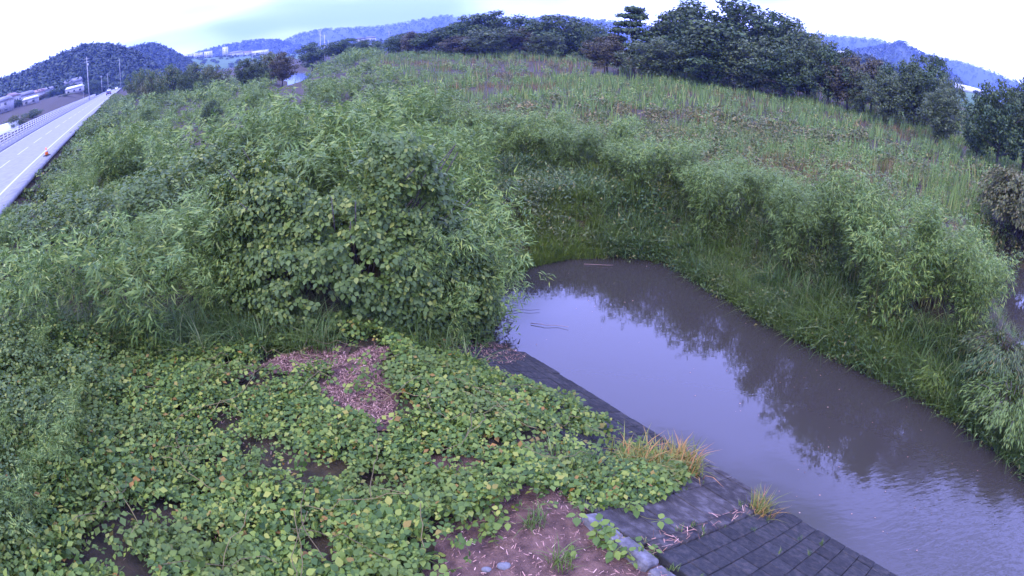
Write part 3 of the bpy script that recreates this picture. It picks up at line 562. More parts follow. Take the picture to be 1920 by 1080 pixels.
Ph = sample([(-1.2, 17.6), (.4, 19.2), (3.4, 19.9), (5.4, 20.0), (4.0, 23.6), (.5, 26.5), (-2.2, 24)], 330, g); Gh = ground(Ph); lush.scatter(TL[0], Gh[::2], spin(len(Gh[::2]), .15, g) * g.uniform(.6, 1.2, len(Gh[::2]))[:, None, None]); weeds.scatter(WB[0], Gh[1::2], spin(len(Gh[1::2]), .15, g) * g.uniform(.35, .7, len(Gh[1::2]))[:, None, None])
tag(grass.build('bank_grass', 'bank'), 'long drooping grass on the far bank below the bamboo row', 'grass', kind='stuff')
tag(weeds.build('bank_weeds', 'weed'), 'small leaved dark weeds between the grass on the far bank', 'weeds', kind='stuff')
tag(lush.build('lush_grass', 'lush'), 'bright yellow green grass at the head of the pool', 'grass', kind='stuff')

# ------------------------------------------------------------------ the wide field beyond
def fieldmask(P):
    rowx = np.interp(P[:, 1], ROW[::-1, 1], ROW[::-1, 0]); dd = np.minimum(P[:, 0] - rowx, 50)
    k = np.where(P[:, 1] < 33, dd > 1.5 + .0 * P[:, 1], P[:, 0] > right_edge(P[:, 1]) - 1.0)
    return k & ~inpoly(P, CHANNEL) & (dist_line(P, CHANNEL) > .4) & (np.where(inpoly(P, POND), 0, dist_line(P, POND)) > 3) & (droad(P) > 2) & ~((np.arctan2(P[:, 0], P[:, 1]) > .84) & (np.linalg.norm(P, axis=1) < 25))
reed, dry, scrub, leafy = MB(), MB(), MB(), MB()
TD = [tuft(s, 14, 1.15, .03, .12, .15) for s in (21, 22)]; TDF = [tuft(s, 9, 1.3, .11, .4, .15, 2) for s in (23, 24)]
for r0, r1, spc, T3, sc in ((15, 42, .60, (TR, TD, WSM), 1.0), (42, 85, 1.15, (TRF, TDF, WSF), 1.0), (85, 210, 2.3, (TRF, TDF, WSF), 1.35)):
    P = region_points(spc, r0, r1, -.55 if r0 > 40 else -.15, .98, g); P = P[fieldmask(P)]; r = np.linalg.norm(P, axis=1); G = ground(P)
    sel = fbm(P[:, 0] * .07 + 5, P[:, 1] * .11 + 8) + g.normal(0, .05, len(P)); strip = fbm(P[:, 0] * .05 + 40, P[:, 1] * .2 + 3)
    kind = np.where(sel < .40, 1, np.where((strip < .42) & (r < 60) & (g.random(len(P)) < .6), 2, 0)); u_ = g.random(len(P)); kind = np.where(u_ < np.where((r < 52) & (np.arctan2(P[:, 0], P[:, 1]) < .55), .30, .12), 2, kind); kind = np.where((u_ > .74) & (kind == 0), 3, kind)
    for n_, (mbx, T) in enumerate(((reed, T3[0]), (dry, T3[1]), (scrub, T3[2]), (leafy, T3[2]))):
        q = np.nonzero(kind == n_)[0]
        for v in range(len(T)):
            w = q[v::len(T)]; s = sc * g.uniform(.65, 1.1, len(w)) * (np.where(r[w] < 52, .85, .62) if n_ == 2 else .72 if n_ == 3 else .9) * (.75 + .5 * fbm(P[w, 0] * .25, P[w, 1] * .25 + 7)); mbx.scatter(T[v], G[w], spin(len(w), .09, g) * s[:, None, None])
tag(reed.build('reed_field', 'reed'), 'tall green reeds and grass covering the wide field beyond the river', 'reeds', kind='stuff')
tag(leafy.build('field_weeds', 'reed'), 'leafy mid green weeds mixed among the field reeds', 'weeds', kind='stuff')
tag(dry.build('dry_weeds', 'dry'), 'brown drying weeds in strips across the field', 'weeds', kind='stuff')
tag(scrub.build('field_scrub', 'scrub'), 'dark low scrub scattered through the field', 'scrub', kind='stuff')

# ------------------------------------------------------------------ trees
def make_tree(seed, H=12., R=5., kind='round', nclump=95, per=100, ls=.42):
    g = np.random.default_rng(seed); T, L = MB(), MB(); cs = []
    for k in range(nclump):
        if kind == 'pine':
            lay = g.integers(0, 7); z = H * (.35 + .62 * lay / 6); rr = R * (1.05 - .85 * lay / 6) * math.sqrt(g.random()); a = g.uniform(0, 6.283); c = (rr * math.cos(a), rr * math.sin(a), z + g.normal(0, .2)); cr = (1.1, 1.1, .28)
        else:
            u = g.normal(0, 1, 3); u /= np.linalg.norm(u); f = g.random() ** .4; lob = 1 + .35 * math.sin(3 * math.atan2(u[1], u[0]) + seed) * (1 - abs(u[2])); c = (R * u[0] * f * lob, R * u[1] * f * lob, H * .56 + H * .43 * u[2] * f); cr = (1.35, 1.35, .95)
        cs.append(c); n = per; q = g.normal(0, 1, (n, 3)); q /= np.linalg.norm(q, axis=1)[:, None]; rad_ = g.uniform(.5, 1, n)[:, None] * np.array(cr) * g.uniform(.7, 1.25)
        P = np.array(c) + q * rad_; M = rots(n, q * .6 + np.array([0, 0, .6]), .5, g) * g.uniform(.6, 1.3, n)[:, None, None] * np.array([ls * .7, ls, ls])[None, None]; L.scatter(LEAFQ, P, M)
    t = np.linspace(0, 1, 7); tp = np.column_stack([.3 * np.sin(t * 3 + seed) * t, .3 * np.cos(t * 2 + seed) * t, H * .8 * t]); T.tube(tp, .24 * (1.08 - t), 7)
    for c in cs[::5]:
        z0 = min(c[2] * .6, H * .6); b = np.array([np.interp(z0, tp[:, 2], tp[:, 0]), np.interp(z0, tp[:, 2], tp[:, 1]), z0]); m = (b + np.array(c)) / 2 + np.array([0, 0, -.3]); T.tube([b, m, c], [.1, .06, .02], 5)
    return T.mesh('trunk', 'bark'), L
TREES = {}
for nm, kw, mat in (('r1', dict(seed=1), 'tree'), ('r2', dict(seed=2, R=5.6), 'tree'), ('r3', dict(seed=3, R=4.4), 'tree'), ('p', dict(seed=4, kind='pine', R=5.2), 'tree'), ('l1', dict(seed=5, R=5), 'tree_p'), ('b1', dict(seed=6, R=4.8), 'tree_r'), ('s1', dict(seed=8, R=6, H=9), 'weed')):
    t, L = make_tree(**kw); TREES[nm] = (t, L.mesh('crown', mat), kw.get('H', 12.), kw.get('R', 5.))
def tree(px, top, D, wpx, kind, label, group, name=None, base=None):
    a, _ = azel(px, top); e = azel(px, top)[1]; x, y = polar(a, D); z0 = hz(x, y) if base is None else base; tr, cr, H, R = TREES[kind]
    h = CAMZ + D * math.tan(e) - z0; w = wpx / FPX * D
    o = thing(name or {'p': 'pine_tree', 's1': 'shrub'}.get(kind, 'broadleaf_tree'), (x, y, z0 - .1), label, 'shrub' if kind == 's1' else 'tree', group, g.uniform(0, 6.28), (w * 1.3 / (2.2 * R), w * 1.3 / (2.2 * R), h / H)); link('trunk', tr, o); link('crown', cr, o)
GR, GL, GS = 'trees of the tall grove on the right', 'trees along the back of the field', 'shrubs beyond the left thicket'
for a in (
 (1190, 14, 95, 110, 'p', 'layered pine tree standing at the left end of the tall right grove', GR), (1262, 26, 98, 95, 'r3', 'dark tree between the layered pine and the tallest tree of the right grove', GR),
 (1350, -8, 92, 190, 'r2', 'tallest broad dark tree cut by the top edge of the picture, right grove', GR), (1300, 20, 105, 110, 'r1', 'rounded dark tree just left of the tallest tree in the right grove', GR),
 (1425, 14, 96, 130, 'r1', 'dark tree just right of the tallest tree in the right grove', GR), (1478, 36, 92, 110, 'r3', 'tree where the right grove skyline begins to fall', GR),
 (1520, 50, 88, 100, 'l1', 'paler green tree on the falling side of the right grove', GR), (1560, 78, 84, 90, 'r2', 'lower dark tree near the right end of the tall grove', GR),
 (1595, 100, 82, 70, 'b1', 'brownish tree closing the right end of the tall grove', GR), (1400, 62, 84, 110, 'l1', 'pale leafy tree in front of the tallest tree of the right grove', GR),
 (1235, 66, 86, 100, 'l1', 'pale crowned small tree below the layered pine', GR), (1320, 70, 84, 110, 'r1', 'low dark tree at the field edge under the tallest tree', GR), (1470, 84, 82, 100, 'r2', 'low dark tree at the field edge under the falling skyline', GR),
 (1140, 62, 92, 70, 'b1', 'brown tinged small tree left of the layered pine at the field edge', GR)): tree(*a)
for a in (
 (1060, 26, 135, 110, 'r1', 'dark tree at the right end of the back tree line', GL), (1010, 38, 140, 70, 'r3', 'narrow dark tree left of the rightmost tree in the back line', GL), (1105, 40, 130, 70, 'r2', 'lower tree in the gap between back line and right grove', GL),
 (940, 20, 150, 120, 'r2', 'highest flat topped tree of the back tree line', GL), (895, 26, 152, 90, 'r1', 'dark tree left of the highest tree in the back line', GL), (860, 42, 150, 80, 'r3', 'tree on the left shoulder of the back tree line', GL),
 (820, 52, 155, 70, 'r2', 'smaller tree descending left in the back tree line', GL), (780, 58, 160, 60, 'b1', 'brownish tree toward the left of the back tree line', GL), (745, 62, 168, 50, 'r1', 'small dark tree near the left end of the back tree line', GL),
 (925, 50, 135, 90, 'l1', 'pale tree in front of the highest back line tree', GL), (1030, 58, 128, 60, 'l1', 'pale vine covered tree in front of the back line, right of centre', GL), (975, 50, 138, 70, 'b1', 'brown green tree in front of the back line, at centre', GL), (870, 66, 140, 70, 'b1', 'low brown shrubby tree at the field edge under the back line', GL),
 (640, 72, 210, 70, 'r1', 'dark clump of trees just right of the twin poles', GL), (585, 80, 230, 50, 'r3', 'low tree just left of the twin poles', GL), (690, 74, 200, 50, 'r2', 'dark low tree between the twin poles and the back tree line', GL)): tree(*a)
GM = 'trees below the cone hill at right'
for a in (
 (1640, 106, 88, 70, 'b1', 'brownish small tree below the cone hill, left of the gap', GM), (1690, 112, 86, 80, 'r2', 'dark bushy tree below the cone hill', GM), (1745, 98, 84, 80, 'r1', 'tall dark tree with a ragged top right of the cone hill', GM),
 (1722, 122, 78, 70, 'r3', 'dark tree in front of the ragged topped tree at right', GM), (1665, 128, 76, 60, 'l1', 'pale shrubby tree at the field edge below the cone hill', GM), (1785, 138, 76, 50, 'l1', 'pale bush just left of the long white greenhouse', GM, 'shrub'),
 (1765, 160, 68, 70, 'l1', 'low pale bush at the field edge below the greenhouse', GM, 'shrub'), (1620, 130, 80, 50, 'l1', 'small pale bush at the right foot of the tall grove', GM, 'shrub'),
 (1885, 152, 58, 110, 'r2', 'big dark round tree near the right edge of the picture', GM), (1845, 172, 60, 60, 'r1', 'smaller dark tree left of the big round one at the right edge', GM), (1935, 150, 62, 90, 'r3', 'dark tree cut off by the right edge of the picture', GM)): tree(*a)
for a in (
 (270, 130, 150, 40, 's1', 'olive green shrub where the road vanishes behind the thicket', GS, 'shrub'), (315, 124, 140, 60, 's1', 'olive shrub right of the road end', GS), (360, 120, 140, 60, 's1', 'wide olive shrub in the middle of the left shrub belt', GS, 'shrub'),
 (400, 122, 135, 50, 's1', 'rounded olive shrub at the right of the left shrub belt', GS), (345, 132, 115, 30, 'r1', 'small very dark bush in front of the left shrub belt', GS, 'shrub'), (465, 108, 125, 50, 'r1', 'dark green bush left of the reddish tree', GS, 'shrub'),
 (500, 100, 135, 60, 's1', 'green bush touching the left side of the reddish tree', GS), (527, 96, 130, 42, 'b1', 'reddish brown tree beside the small bright pool', GS), (285, 134, 110, 40, 's1', 'low green bush near the road end', GS),
 (392, 186, 52, 34, 'r1', 'dark small bush standing in the left thicket', GS, 'shrub'), (250, 135, 170, 30, 's1', 'far olive bush at the road vanishing point', GS)): tree(*a)
# brown leaning shrub at the right edge and a drooping willow over the water
def willow(seed, H, R, nb, mat_, droop, lw=.024, ll=.15):
    gg = np.random.default_rng(seed); T, L = MB(), MB()
    for k in range(nb):
        a = gg.uniform(0, 6.283); t = np.linspace(0, 1, 8); h = H * gg.uniform(.55, 1); rr = R * gg.uniform(.4, 1); z = h * (1.9 * t - (1 + droop * .5) * t ** 2.2) ; pts = np.column_stack([rr * t * math.cos(a), rr * t * math.sin(a), np.maximum(z, .02)]) + gg.normal(0, .03, (8, 3)); T.tube(pts, .022 * (1.1 - t), 4, False)
        n = 130; f = gg.uniform(.25, 1, n) * 7; i0 = np.minimum(f.astype(int), 6); P = pts[i0] * (1 - (f - i0)[:, None]) + pts[i0 + 1] * (f - i0)[:, None] + gg.normal(0, .10, (n, 3))
        y = np.array([math.cos(a), math.sin(a), -.9]) + gg.normal(0, .5, (n, 3)); L.scatter(LEAFQ, P, face_to(gg.normal(0, .5, (n, 3)) + np.array([0, 0, 1.]), y) * np.array([lw, ll, ll])[None, None] * gg.uniform(.7, 1.3, n)[:, None, None])
    return T.mesh('stem', 'bark'), L.mesh('foliage', mat_)
for x, y, H, R, nb, m_, lab, nm in ((11.4, 7.7, 2.0, 1.4, 60, 'bamboo', 'drooping pale green willow branch hanging over the water at the right edge', 'willow_shrub'), (12.1, 9.1, 1.7, 1.5, 60, 'weed', 'tangled dark shrub behind the drooping willow branch at the right edge', 'shrub'),
                                  (25.6, 20.8, 5.8, 2.8, 170, 'scruff', 'brownish tall shrub beyond the side channel at the right edge', 'shrub'), (10.5, 9.9, .8, .8, 16, 'lush', 'bright green fern like plant drooping into the water on the far bank', 'plant')):
    t, l = willow(int(x * 10), H, R, nb, m_, .9, *((.09, .22) if m_ == 'scruff' else (.024, .15))); o = thing(nm, (x, y, hz(x, y)), lab, nm.split('_')[-1]); link('stem', t, o); link('foliage', l, o)

# ------------------------------------------------------------------ grass tufts on the revetment
def tuft_thing(px, py, z, n, H, mat_, label, seed, w=.022, spread=.2):
    x, y = un(px, py, z); T = tuft(seed, n, H, w, spread, .6); o = MB().add(*T).build('grass_tuft', mat_); o.location = (x, y, hz(x, y) + .05); tag(o, label, 'grass tuft'); return o
tuft_thing(1275, 872, .4, 330, .6, 'ochre', 'rusty orange and green grass tuft overhanging the water above the pale blocks', 61, .03, .2)
tuft_thing(1195, 885, .75, 330, .62, 'ochre', 'yellowing grass tuft between the kudzu and the rusty overhanging tuft', 62, .03, .24)
tuft_thing(1425, 960, .3, 110, .55, 'ochre', 'small grass tuft with brown litter at the foot of the seam', 63, .02, .12)
tuft_thing(1075, 890, 1.3, 150, .5, 'bank', 'green grass clump at the lower edge of the kudzu carpet', 64, .02, .2)
tuft_thing(1000, 990, 1.6, 60, .3, 'bank', 'small green grass tuft on the bare earth', 65, .016, .08); tuft_thing(1050, 1068, 1.6, 60, .32, 'bank', 'grass tuft at the bottom of the bare earth', 66, .016, .08)
mb = MB(); P = sample(np.array([A0 + U * 6.85 + N * .3, A0 + U * 7.1 + N * .3, A0 + U * 7.15 + N * 3.7, A0 + U * 6.8 + N * 3.7]), 160); q = ground(P); q[:, 2] += .18
mb.scatter(chip, q, rots(len(q), None, .5) * np.column_stack([np.full(len(q), .012), rng.uniform(.06, .2, len(q)), np.full(len(q), .06)])[:, None, :]); tag(mb.build('seam_straw', 'straw'), 'line of dead straw caught along the seam between pale and dark blocks', 'litter', kind='stuff')
def seedling(px, py, n, lab, sd, z=TOPZ):
    gg = np.random.default_rng(sd); c = un(px, py, z); P = c + gg.normal(0, .16, (n, 2)); G = ground(P); G[:, 2] += gg.uniform(.08, .22, n) + (.15 if z < TOPZ else 0); base = np.array([c[0], c[1], hz(*c) + (.12 if z < TOPZ else 0)]); o = thing('kudzu_shoot', base, lab, 'plant'); m = MB()
    for q in G - base: m.tube([(0, 0, 0), (q[0] * .6, q[1] * .6, q[2] * .4), q], [.006, .005, .003], 4, False)
    m.build('vine', 'culm', o); leaf_objs(range(n), G, rots(n, None, .35, gg) * gg.uniform(.5, .95, n)[:, None, None], gg.integers(0, 5, n), o, base)
for a in ((1135, 1015, 14, 'leafy green shoot growing along the pale coping stones', 1), (1085, 945, 6, 'bright yellow green shoot at the upper end of the coping', 2), (1180, 960, 9, 'kudzu shoot creeping down over the pale blocks', 3, 1.3), (1190, 1050, 10, 'low leafy shoot on bare earth beside the lower coping', 4), (925, 1000, 14, 'isolated kudzu shoot at the left of the bare earth', 5)): seedling(*a)
# stones and scraps
def rock(px, py, r, lab, mat_='stone', nm='stone', z=TOPZ):
    import bmesh
    bm = bmesh.new(); bmesh.ops.create_icosphere(bm, subdivisions=2, radius=1)
    for v in bm.verts: v.co *= 1 + .25 * (float(fbm(v.co.x * 2 + px, v.co.y * 2 + v.co.z)) - .5); v.co.z *= .5
    me = bpy.data.meshes.new(nm); bm.to_mesh(me); bm.free(); me.materials.append(K[mat_]); x, y = un(px, py, z); o = link(nm, me); o.location = (x, y, hz(x, y) + r * .3); o.scale = (r * 1.3, r, r); tag(o, lab, nm)
rock(945, 1066, .07, 'pale grey stone half buried in the bare earth near the bottom edge'); rock(612, 742, .05, 'small pale stone on the dry straw patch'); rock(912, 1072, .05, 'smaller grey stone just left of the pale half buried stone')
rock(399, 786, .045, 'small orange fruit lying among the kudzu leaves', 'orange', 'fruit')
Pw = sample(RIVER[:14], 70, g); Pw = np.vstack([Pw, sample([(4.5, 7.2), (6, 5.2), (8.5, 5), (6.5, 9)], 30, g)]); Pw = Pw[height(Pw) < -.05]; fl = MB().scatter(chip, np.column_stack([Pw, np.full(len(Pw), .006)]), rots(len(Pw), None, .02, g) * g.uniform(.008, .028, len(Pw))[:, None, None])
tag(fl.build('floating_specks', 'straw'), 'small pale specks and leaf bits floating on the river', 'flotsam', kind='stuff')
jw = MB(); TJ = tuft(71, 9, .14, .012, .02, .4, 2)
for k in range(46):
    q = slope_pt(7.12 + .326 * g.integers(0, 6) if k % 2 else 5.3 + .81 * g.integers(0, 3), g.uniform(.4, 3.6), .08) if k % 3 else slope_pt(g.uniform(5.3, 8.6), SLW - .05, .06); jw.scatter(TJ, q[None] + g.normal(0, .02, (1, 3)) * (1, 1, 0), spin(1, .2, g) * g.uniform(.5, 1.3))
tag(jw.build('joint_weeds', 'bank'), 'tiny weeds rooted in the joints of the concrete blocks', 'weeds', kind='stuff')
# driftwood on the pool
def stick(a, b, r, lab, mat_='twig'):
    a3 = np.array([*un(*a, .03), .03]); b3 = np.array([*un(*b, .05), .05]); t = np.linspace(0, 1, 5)[:, None]; p = a3 + (b3 - a3) * t; p[1:4] += rng.normal(0, .03, (3, 3)) * np.array([1, 1, .3]); c = p[0].copy(); o = MB().tube(p - c, np.linspace(r, r * .5, 5), 5).build('stick', mat_); o.location = c; tag(o, lab, 'stick', 'sticks floating in the pool')
stick((940, 585), (1012, 580), .009, 'dark bare branch reaching from the mound over the pool'); stick((950, 560), (985, 566), .007, 'short dark twig above the longer branch in the pool'); stick((995, 606), (1066, 613), .010, 'pale floating stick in the pool', 'stick'); stick((1095, 495), (1150, 497), .010, 'thin pale stick afloat near the head of the pool', 'stick'); stick((1545, 638), (1580, 634), .015, 'short yellowish stick at the far bank waterline', 'stick')

# ------------------------------------------------------------------ road, fence, poles, cars, houses
def rp(l, d, z=ROADZ): p = RD * l + RN * (D_ROAD + d); return (p[0], p[1], z)
def strip(name, d0, d1, z, mat_, l0=-30, l1=420, parent=None):
    n = 24; ls = np.linspace(l0, l1, n); v = []
    for l in ls: v += [rp(l, d0, z), rp(l, d1, z)]
    o = MB().add(v, None, [(2 * k, 2 * k + 1, 2 * k + 3, 2 * k + 2) for k in range(n - 1)]).build(name, mat_, parent); return o
road = strip('road', 0.0, -ROADW, ROADZ, 'asphalt'); tag(road, kind='structure')
for d in (-.55, -ROADW + .35): strip('edge_line', d, d - .15, ROADZ + .005, 'line', parent=road)
for k in range(50): strip('centre_dash', -ROADW / 2 + .07, -ROADW / 2 - .07, ROADZ + .005, 'line', -20 + k * 8, -15 + k * 8, road)
mb = MB(); c = rp(195, .3, ROADZ + .02); mb.box(c, (450, .55, .16), math.atan2(RD[1], RD[0])); tag(mb.build('road_shoulder', 'pave'), kind='structure')
mb = MB(); mb.box(rp(195, -ROADW - 1.1, ROADZ + .02), (450, 2.0, .28), math.atan2(RD[1], RD[0])); tag(mb.build('pavement', 'pave'), kind='structure')
fen = thing('railing_fence', rp(60, -ROADW - 1.2), 'white horizontal railing fence along the far side of the road', 'fence'); fo = np.array(fen.location); ra = math.atan2(RD[1], RD[0])
pm = MB().box((0, 0, .55), (.09, .09, 1.1)).mesh('post', 'white')
for k in range(110):
    o = link('post', pm, fen); o.location = np.array(rp(14 + k * 2.0, -ROADW - 1.2, ROADZ + .15)) - fo; o.rotation_euler = (0, 0, ra)
for z in (.3, .56, .82, 1.06): MB().box(np.array(rp(124, -ROADW - 1.2, ROADZ + .15 + z)) - fo, (222, .05, .09), ra).build('rail', 'white', fen)
def at_az(px, D): a = azel(px, 150)[0]; x, y = polar(a, D); return np.array([x, y, hz(x, y)])
def pole(px, D, H, lab, arms=1, r=.16, grp='utility poles'):
    p = at_az(px, D); o = thing('utility_pole', p, lab, 'utility pole', grp); MB().tube([(0, 0, 0), (0, 0, H)], [r, r * .6], 8).build('shaft', 'polec', o)
    for k in range(arms): MB().box((0, 0, H - .6 - k * .9), (2.0, .12, .12), .6).build('cross_arm', 'steel', o)
    if arms > 1: MB().tube([(.3, .1, H - 2.9), (.3, .1, H - 2.1)], [.24, .24], 8).build('transformer', 'steel', o)
pole(165, 190, 13.5, 'tall concrete utility pole beside the road fence at left', 2); pole(190, 300, 9, 'small utility pole further along the road, right of the tall one', 1, .12); pole(154, 320, 10, 'thin utility pole just left of the tall roadside one', 1, .12); pole(202, 330, 10, 'thin utility pole near the dark car', 1, .12)
pole(226, 340, 17, 'utility pole where the road vanishes', 1, .14); pole(603, 260, 15.5, 'taller left pole of the pair at the back of the field', 2, .2); pole(611, 215, 11.5, 'pale right pole of the pair at the back of the field', 1, .22); pole(618, 235, 9, 'short pole right of the pair at the back of the field', 0, .16)
pole(475, 420, 14, 'thin pole in front of the white town buildings', 1, .2); pole(731, 240, 9.5, 'thin pole before the left end of the back tree line', 1, .14)
def car(l, d, mat_, lab):
    x, y, z = rp(l, d, ROADZ); o = thing('car', (x, y, z), lab, 'car', 'cars on the road', ra)
    import bmesh
    prof = [(-2.1, .35), (-2.1, .85), (-1.75, .95), (-1.2, 1.42), (.35, 1.45), (1.05, .98), (1.95, .82), (2.1, .4)]; v = [(x_, s * (.82 if zz < 1.2 else .66), zz) for s in (-1, 1) for x_, zz in prof]; n = len(prof)
    bm = bmesh.new(); vs = [bm.verts.new(q) for q in v]; bm.faces.new(vs[:n][::-1]); bm.faces.new(vs[n:])
    for k in range(n): bm.faces.new((vs[k], vs[(k + 1) % n], vs[n + (k + 1) % n], vs[n + k]))
    bmesh.ops.recalc_face_normals(bm, faces=bm.faces[:]); me = bpy.data.meshes.new('body'); bm.to_mesh(me); bm.free(); me.materials.append(K[mat_]); link('body', me, o)
    MB().add([(-1.71, -.62, .99), (-1.71, .62, .99), (-1.26, .58, 1.38), (-1.26, -.58, 1.38)], None, [(0, 1, 2, 3)]).build('rear_window', 'glass', o); MB().add([(1.02, -.62, 1.02), (1.02, .62, 1.02), (.42, .58, 1.42), (.42, -.58, 1.42)], None, [(0, 3, 2, 1)]).build('windscreen', 'glass', o)
    for sx in (-1.3, 1.3):
        for sy in (-.78, .78): MB().tube([(sx, sy - .1, .32), (sx, sy + .1, .32)], .32, 12).build('wheel', 'tyre', o)
    for sy in (-.6, .6): MB().box((-2.11, sy, .72), (.04, .3, .14)).build('tail_light', 'orange', o)
car(212, -1.9, 'blue', 'dark blue car driving away on the left road'); car(300, -4.9, 'wcar', 'white car far along the road near its vanishing point'); car(345, -1.9, 'wcar', 'farthest white car at the end of the road')
cn = thing('traffic_cone', (*un(88, 292, ROADZ + .14), ROADZ + .15), 'orange traffic marker on the near road shoulder', 'traffic cone'); MB().tube([(0, 0, .03), (0, 0, .45)], [.13, .04], 10).build('cone', 'orange', cn); MB().box((0, 0, .02), (.34, .34, .05)).build('base', 'tyre', cn); MB().tube([(0, 0, .22), (0, 0, .31)], [.095, .075], 10).build('band', 'white', cn)
def house(px, D, w, dp, hw, hr, rz, roofm, lab, wallm='wall', nm='house', z=None, cat='house', grp='houses below the left hill'):
    p = at_az(px, D); 
    if z is not None: p[2] = z
    o = thing(nm, p, lab, cat, grp, rz); MB().box((0, 0, hw / 2), (w, dp, hw)).build('wall', wallm, o); e = .5
    if hr > 0:
        a, b = w / 2 + e, dp / 2 + e; MB().add([(-a, -b, hw), (a, -b, hw), (a, b, hw), (-a, b, hw), (-a * .8, 0, hw + hr), (a * .8, 0, hw + hr)], [(0, 4, 3), (1, 2, 5)], [(0, 1, 5, 4), (2, 3, 4, 5), (3, 2, 1, 0)]).build('roof', roofm, o)
    else: MB().box((0, 0, hw + .15), (w + .4, dp + .4, .3)).build('roof', roofm, o)
    n = max(2, int(w / 3.2))
    for s in (-1, 1):
        for k in range(n):
            for f in range(max(1, int(hw / 2.9))): MB().box((-w / 2 + (k + .5) * w / n, s * (dp / 2 + .01), 1.5 + f * 2.8), (1.4, .06, 1.1)).build('window', 'glass', o)
for a in ((0, 330, 12, 9, 6.0, 2.2, .5, 'roof', 'big grey roofed house at the left edge'), (20, 360, 10, 8, 6.5, 2.2, 1.9, 'roofb', 'white gabled house beside the left edge house'), (45, 400, 13, 9, 5.5, 2.4, .7, 'roof', 'wide tiled house behind the fence at far left'), (55, 340, 9, 6, 3, 1.2, .6, 'metal', 'low shed with a pale metal roof behind the fence'),
          (70, 430, 11, 8, 5.5, 2.2, .9, 'roofb', 'brown roofed house in the middle of the left hamlet'), (88, 430, 10, 8, 5.5, 2, .4, 'roof', 'grey house with a bright roof edge in the left hamlet'), (104, 440, 9, 7, 5.5, 2, .8, 'metal', 'small pale roofed house in the left hamlet'),
          (137, 430, 14, 10, 6.5, 2.8, .6, 'roof', 'largest grey roofed house left of the tall utility pole'), (139, 385, 12, 7, 3.2, 1.4, .6, 'metal', 'low pale roofed building in front of the largest house'), (152, 450, 9, 8, 5, 2, .5, 'roof', 'small house touching the tall utility pole')): house(*a)
GH = 'trees among the houses below the left hill'
for a in ((35, 186, 350, 26, 'r1', 'dark tree between the left edge house and the wide tiled house', GH), (62, 182, 410, 24, 'r2', 'dark tree behind the low pale roofed shed', GH), (80, 176, 370, 22, 'b1', 'olive tree in front of the brown roofed house', GH), (98, 168, 400, 24, 'r3', 'tree between the bright edged roof and the small pale house', GH),
          (118, 160, 410, 30, 'r1', 'broad dark tree left of the largest grey roofed house', GH), (122, 176, 340, 26, 's1', 'low shrub by the fence below the largest house', GH), (158, 156, 400, 22, 'r2', 'tree just left of the tall roadside pole', GH), (60, 205, 230, 34, 's1', 'shrub right behind the fence below the tiled house', GH), (28, 216, 190, 40, 's1', 'shrub behind the fence beside the polytunnel', GH), (178, 148, 420, 30, 'r1', 'dark roadside tree right of the tall pole', GH)): tree(*a)
tm = thing('polytunnel', at_az(-4, 190), 'white rounded polytunnel at the left edge below the fence', 'polytunnel', rz=.7)
th = np.linspace(0, math.pi, 10); v = [(x_, 3 * math.cos(t), 2.8 * math.sin(t)) for x_ in (-6, 6) for t in th]; MB().add(v, None, [(k, k + 1, k + 11, k + 10) for k in range(9)]).build('cover', 'metal', tm, True); [MB().add([(x_, 3 * math.cos(t), 2.8 * math.sin(t)) for t in th] + [(x_, 0, 0)], [(k, k + 1, 10) for k in range(9)]).build('end_panel', 'metal', tm) for x_ in (-5.99, 5.99)]
# ------------------------------------------------------------------ wooded hills
forest = MB(); 
def crown_cards(seed, n):
    gg = np.random.default_rng(seed); q = gg.normal(0, 1, (n, 3)); q[:, 2] = np.abs(q[:, 2]); q /= np.linalg.norm(q, axis=1)[:, None]; return arrays(MB().scatter(LEAFT, q * np.array([1, 1, 1.1]) * gg.uniform(.7, 1, n)[:, None], rots(n, q * .7 + np.array([0, 0, .4]), .4, gg) * np.array([.5, .55, .55])[None, None]))
CC = [crown_cards(s, 64) for s in (1, 2, 3)]; CF2 = [crown_cards(s, 16) for s in (4, 5)]
def ridge(name, pts, D, depth, n, cr, T, seed, gmat='forest'):
    gg = np.random.default_rng(seed); pts = np.array(pts, float); ae = np.array([azel(*p) for p in pts]); az = np.linspace(ae[0, 0], ae[-1, 0], 160)
    el = np.interp(az, ae[:, 0], ae[:, 1]); Hh = np.maximum(CAMZ + D * np.tan(el) - cr * .8, 1.0); tt = np.linspace(-1, 1, 17)
    def surf(a, t):
        H = np.interp(a, az, Hh); prof = (1 - t * t) ** .9; w = 1 + .25 * (fbm(a * 30 + seed, t * 2 + seed) - .5) * (1 - np.abs(t) ** .5) * np.minimum(1, np.abs(t) * 4)
        Dd = D + t * depth; return np.stack([Dd * np.sin(a), Dd * np.cos(a), H * prof * w * np.where(t > 0, 1, 1) - .5], -1)
    A, Tm = np.meshgrid(az, tt, indexing='ij'); m = len(tt); ii, jj = np.meshgrid(np.arange(len(az) - 1), np.arange(m - 1), indexing='ij'); ii = ii.ravel(); jj = jj.ravel()
    o = MB().add(surf(A, Tm).reshape(-1, 3), None, np.stack([ii * m + jj, (ii + 1) * m + jj, (ii + 1) * m + jj + 1, ii * m + jj + 1], -1)).build(name, gmat, smooth=True); tag(o, kind='structure')
    a = gg.uniform(az[0], az[-1], n); t = gg.uniform(-.98, .12, n); P = surf(a, t); k = P[:, 2] > 1.0; P = P[k]; sc = cr * gg.uniform(.65, 1.3, len(P))
    for v in range(len(T)): forest.scatter(T[v], P[v::len(T)], spin(len(P[v::len(T)]), .05, gg) * sc[v::len(T)][:, None, None])
    return lambda px: float(np.interp(azel(px, 120)[0], az, Hh))
